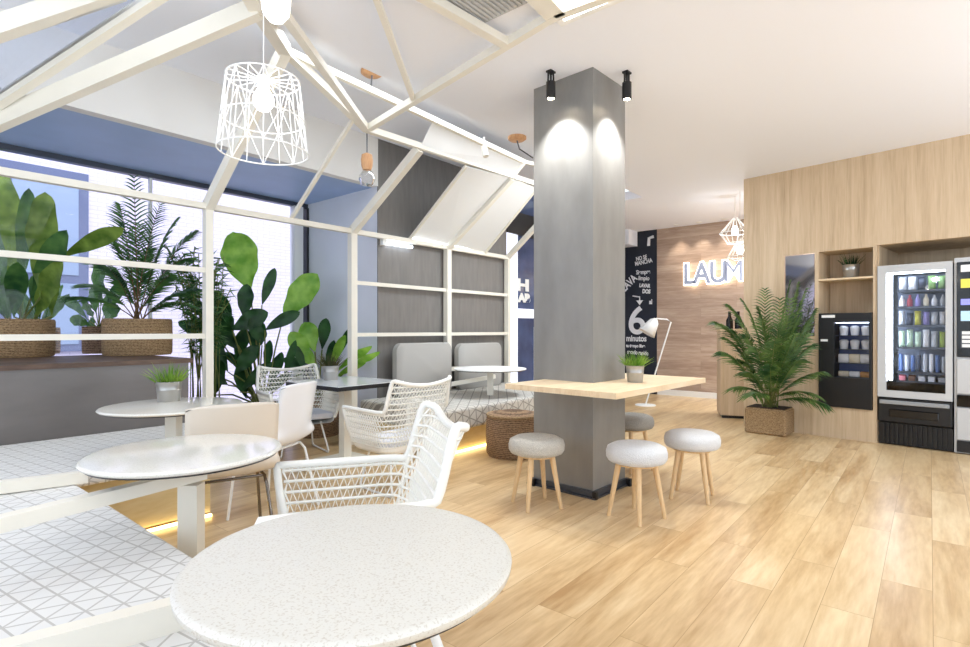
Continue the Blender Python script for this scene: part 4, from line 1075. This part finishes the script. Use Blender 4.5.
# small basket behind it
c = PY(40, 356, 5.35); c.z = ZL
t = basket('potted_shrub', 'dark small basket plant behind the leftmost basket', (c.x, c.y, ZL), .16, .26, M['basket2'])
f = MB()
for i in range(10):
    a = i * .63; tip = Vector((c.x + .25 * math.cos(a), c.y + .2 * math.sin(a), ZL + .5 + .1 * (i % 3))); leaf(f, (c.x, c.y, ZL + .24), tip, .07, .1, a)
f.build('leaves', M['leafC'], t, smooth=True)
# (b) small basket
c = PY(99, 354, 5.45); c.z = ZL
t = basket('potted_shrub', 'leafy plant in a small seagrass basket, left of the palm on the ledge', (c.x, c.y, ZL), .14, .27, M['basket2'])
f = MB(); s = MB()
for (tx, ty, wd) in ((70, 318, .10), (84, 300, .12), (92, 288, .10), (104, 270, .12), (112, 292, .1), (98, 262, .1), (60, 296, .08), (118, 305, .12), (88, 322, .09), (125, 280, .1)):
    b = Vector((c.x, c.y, ZL + .25)); tt = PY(tx, ty, 5.45 + random.uniform(-.2, .15)); leaf(f, b.lerp(tt, .3), tt, wd * 1.3, .12, random.uniform(-.6, .6)); s.tube([b, b.lerp(tt, .35)], .005, 5)
f.build('leaves', M['leafC'], t, smooth=True); s.build('stems', M['stem'], t)
# (c) palm in large basket
Yp = 5.15; c = PY(138, 355, Yp)
t = basket('potted_palm', 'feathery palm in a wide seagrass basket on the ledge beside the post', (c.x, c.y, ZL), .285, .34, M['basket'])
f = MB(); s = MB(); b0 = Vector((c.x, c.y, ZL + .3))
for (tx, ty, ar, dd) in ((134, 178, .02, 0), (120, 205, .18, .1), (160, 205, .2, -.1), (196, 232, .3, .1), (190, 258, .35, -.15), (108, 232, .3, 0), (96, 262, .35, .1), (176, 220, .25, .2), (60, 300, .3, -.1), (205, 290, .3, .1), (115, 268, .2, .2), (170, 275, .2, -.2), (150, 250, .1, .2), (85, 285, .3, .15), (188, 305, .3, -.2), (140, 225, .05, .2)):
    frond(f, s, b0 + Vector((random.uniform(-.04, .04), random.uniform(-.04, .04), 0)), PY(tx, ty, Yp + dd), ar, 26, .22, .015, .3)
f.build('fronds', M['leafC'], t); s.build('stems', M['trunk'], t)
# (e) bamboo-like plant by the post, on the bay floor
c = PY(205, 380, 5.6); c.z = 0
t = basket('bamboo_plant', 'fine-leaved bamboo plant in the window bay behind the first post', (c.x, c.y, 0), .2, .35, M['basket2'])
f = MB(); s = MB()
for i in range(34):
    px = random.uniform(165, 232); top = random.uniform(245, 300); b = Vector((c.x + random.uniform(-.12, .12), c.y + random.uniform(-.1, .1), .3)); tp_ = PY(px, top, 5.6 + random.uniform(-.15, .25))
    pts = [bez(b, Vector((b.x, b.y, tp_.z * .7)), tp_, k / 8) for k in range(9)]; s.tube(pts, .005, 5)
    for j in range(26):
        k = random.uniform(.45, 1); p = bez(b, Vector((b.x, b.y, tp_.z * .7)), tp_, k); d = Vector((random.uniform(-1, 1), random.uniform(-.6, .6), random.uniform(-.5, .4))).normalized()
        blade(f, p, d, .11, .017, .2)
f.build('leaves', M['leafC'], t); s.build('stems', M['stem'], t)
# (f) banana-like plant
Yp = 5.9; c = PY(262, 425, Yp); c.z = 0
t = basket('giant_leaf_plant', 'large banana-leaved plant with bright upright leaves behind the far armchair', (c.x, c.y, 0), .24, .4, M['basket2'])
fa = MB(); fb = MB(); s = MB()
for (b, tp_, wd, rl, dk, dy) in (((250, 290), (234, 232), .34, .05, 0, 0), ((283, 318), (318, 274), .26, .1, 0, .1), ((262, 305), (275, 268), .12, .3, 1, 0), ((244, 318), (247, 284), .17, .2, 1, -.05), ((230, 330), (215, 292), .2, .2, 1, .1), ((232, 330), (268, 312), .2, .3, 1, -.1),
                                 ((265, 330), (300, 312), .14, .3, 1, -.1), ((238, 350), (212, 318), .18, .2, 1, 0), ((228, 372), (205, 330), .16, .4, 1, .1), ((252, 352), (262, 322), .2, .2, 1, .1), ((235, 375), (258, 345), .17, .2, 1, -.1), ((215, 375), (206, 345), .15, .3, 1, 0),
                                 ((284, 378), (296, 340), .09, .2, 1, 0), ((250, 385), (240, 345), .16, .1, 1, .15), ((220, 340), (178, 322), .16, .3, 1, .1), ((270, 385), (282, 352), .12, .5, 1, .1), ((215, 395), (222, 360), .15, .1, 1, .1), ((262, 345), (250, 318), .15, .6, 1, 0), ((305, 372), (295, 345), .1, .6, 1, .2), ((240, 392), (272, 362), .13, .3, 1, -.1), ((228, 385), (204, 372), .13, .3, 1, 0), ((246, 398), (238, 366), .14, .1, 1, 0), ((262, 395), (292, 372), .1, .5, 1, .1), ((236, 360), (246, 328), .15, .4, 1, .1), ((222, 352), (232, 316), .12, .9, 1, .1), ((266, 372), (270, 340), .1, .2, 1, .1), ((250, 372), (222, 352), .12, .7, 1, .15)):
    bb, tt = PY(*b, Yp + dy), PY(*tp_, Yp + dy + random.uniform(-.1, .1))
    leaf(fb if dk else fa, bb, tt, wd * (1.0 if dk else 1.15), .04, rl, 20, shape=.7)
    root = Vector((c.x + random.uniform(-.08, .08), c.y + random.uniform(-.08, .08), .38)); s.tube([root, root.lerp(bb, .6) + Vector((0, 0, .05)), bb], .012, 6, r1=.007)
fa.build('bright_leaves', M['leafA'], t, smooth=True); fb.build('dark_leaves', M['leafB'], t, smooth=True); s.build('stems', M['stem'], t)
# (g) lower plants near the reveal
Yp = 6.2; c = PY(318, 430, Yp); c.z = 0
t = basket('broadleaf_plant', 'low broad-leaved plant in a brown basket near the second post', (c.x, c.y, 0), .24, .45, M['basket2'])
fa = MB(); fb = MB(); s = MB()
for (b, tp_, wd, rl, dk) in (((315, 352), (305, 322), .22, .1, 0), ((322, 350), (326, 318), .14, .2, 1), ((312, 365), (290, 332), .2, .2, 0), ((318, 368), (298, 348), .16, .2, 0), ((330, 370), (345, 335), .1, .5, 0), ((336, 372), (372, 346), .1, .8, 0), ((334, 365), (352, 326), .08, .5, 1), ((326, 374), (334, 340), .1, .4, 1), ((345, 372), (380, 352), .09, .9, 0), ((306, 372), (284, 358), .14, .4, 1), ((335, 378), (366, 362), .08, .6, 0)):
    bb, tt = PY(*b, Yp), PY(*tp_, Yp + random.uniform(-.25, .1) if tp_[0] < 340 else 5.62)
    leaf(fb if dk else fa, bb, tt, wd, .05, rl, 20, shape=.8); root = Vector((c.x, c.y, .42)); s.tube([root, bb], .009, 6)
fa.build('bright_leaves', M['leafA'], t, smooth=True); fb.build('dark_leaves', M['leafB'], t, smooth=True); s.build('stems', M['stem'], t)
# kentia palm in square basket beside the oak wall
A_ = PZ(785.7, 437.5, 0); dL = Vector((-.72, .69, 0)).normalized(); FP = frame(A_.x, A_.y, .69, .72)
w1, w2 = .36, .44
FPi = FP.inverted()
t = thing('potted_palm', 'bushy green palm in a square seagrass basket in front of the oak wall', 'potted plant', FP, (w1 / 2, w2 / 2, 0))
o = MB().box(0, w1, 0, w2, 0, .30, .02).build('basket', M['basket'], t)
MB().box(.02, w1 - .02, .02, w2 - .02, .29, .305).build('soil', M['soil'], t)
f = MB(); s = MB(); b0 = FP @ Vector((w1 / 2, w2 / 2, .3)); Yp = b0.y
for (tx, ty, ar, dd) in ((715, 322, .35, -.1), (722, 352, .3, -.2), (728, 305, .3, 0), (742, 300, .3, .1), (765, 290, .15, 0), (790, 282, .05, -.1), (806, 290, .08, -.25), (815, 310, .12, -.35), (745, 335, .25, -.3), (748, 372, .25, -.3), (812, 345, .2, -.45), (822, 372, .25, -.5), (800, 315, .1, -.3), (735, 388, .3, -.1), (815, 395, .3, -.5), (762, 320, .15, -.3), (780, 300, .05, -.3), (795, 335, .1, -.5), (756, 348, .2, -.4), (775, 340, .1, -.5), (800, 360, .2, -.5), (752, 395, .3, -.4), (826, 405, .3, -.45), (785, 318, .08, -.2), (740, 360, .3, 0), (798, 284, .02, -.2), (790, 300, .05, -.35), (808, 322, .1, -.3), (778, 325, .1, -.3), (733, 330, .3, -.1), (758, 308, .2, 0), (770, 365, .1, -.5), (806, 335, .1, -.5), (725, 338, .3, 0)):
    wp = PY(tx, ty, Yp + dd)
    loc = FCI @ wp
    if loc.y > -.08: wp = FC @ Vector((loc.x, -.1, loc.z))
    frond(f, s, b0 + Vector((random.uniform(-.07, .07), random.uniform(-.07, .07), 0)), wp, ar, 22, .25, .014, .45, start=.3, spread=.8)
for mb_, nm, mt_ in ((f, 'fronds', M['leafE']), (s, 'stems', M['stem'])):
    vs = []
    for v in mb_.v:
        l = FCI @ v
        if l.y > -.012: v = FC @ Vector((l.x, -.012 - random.uniform(0, .01), l.z))
        vs.append(FPi @ v)
    mb_.v = vs; mb_.build(nm, mt_, t)

for o in bpy.data.objects:
    if '_off' in o.keys(): del o['_off']
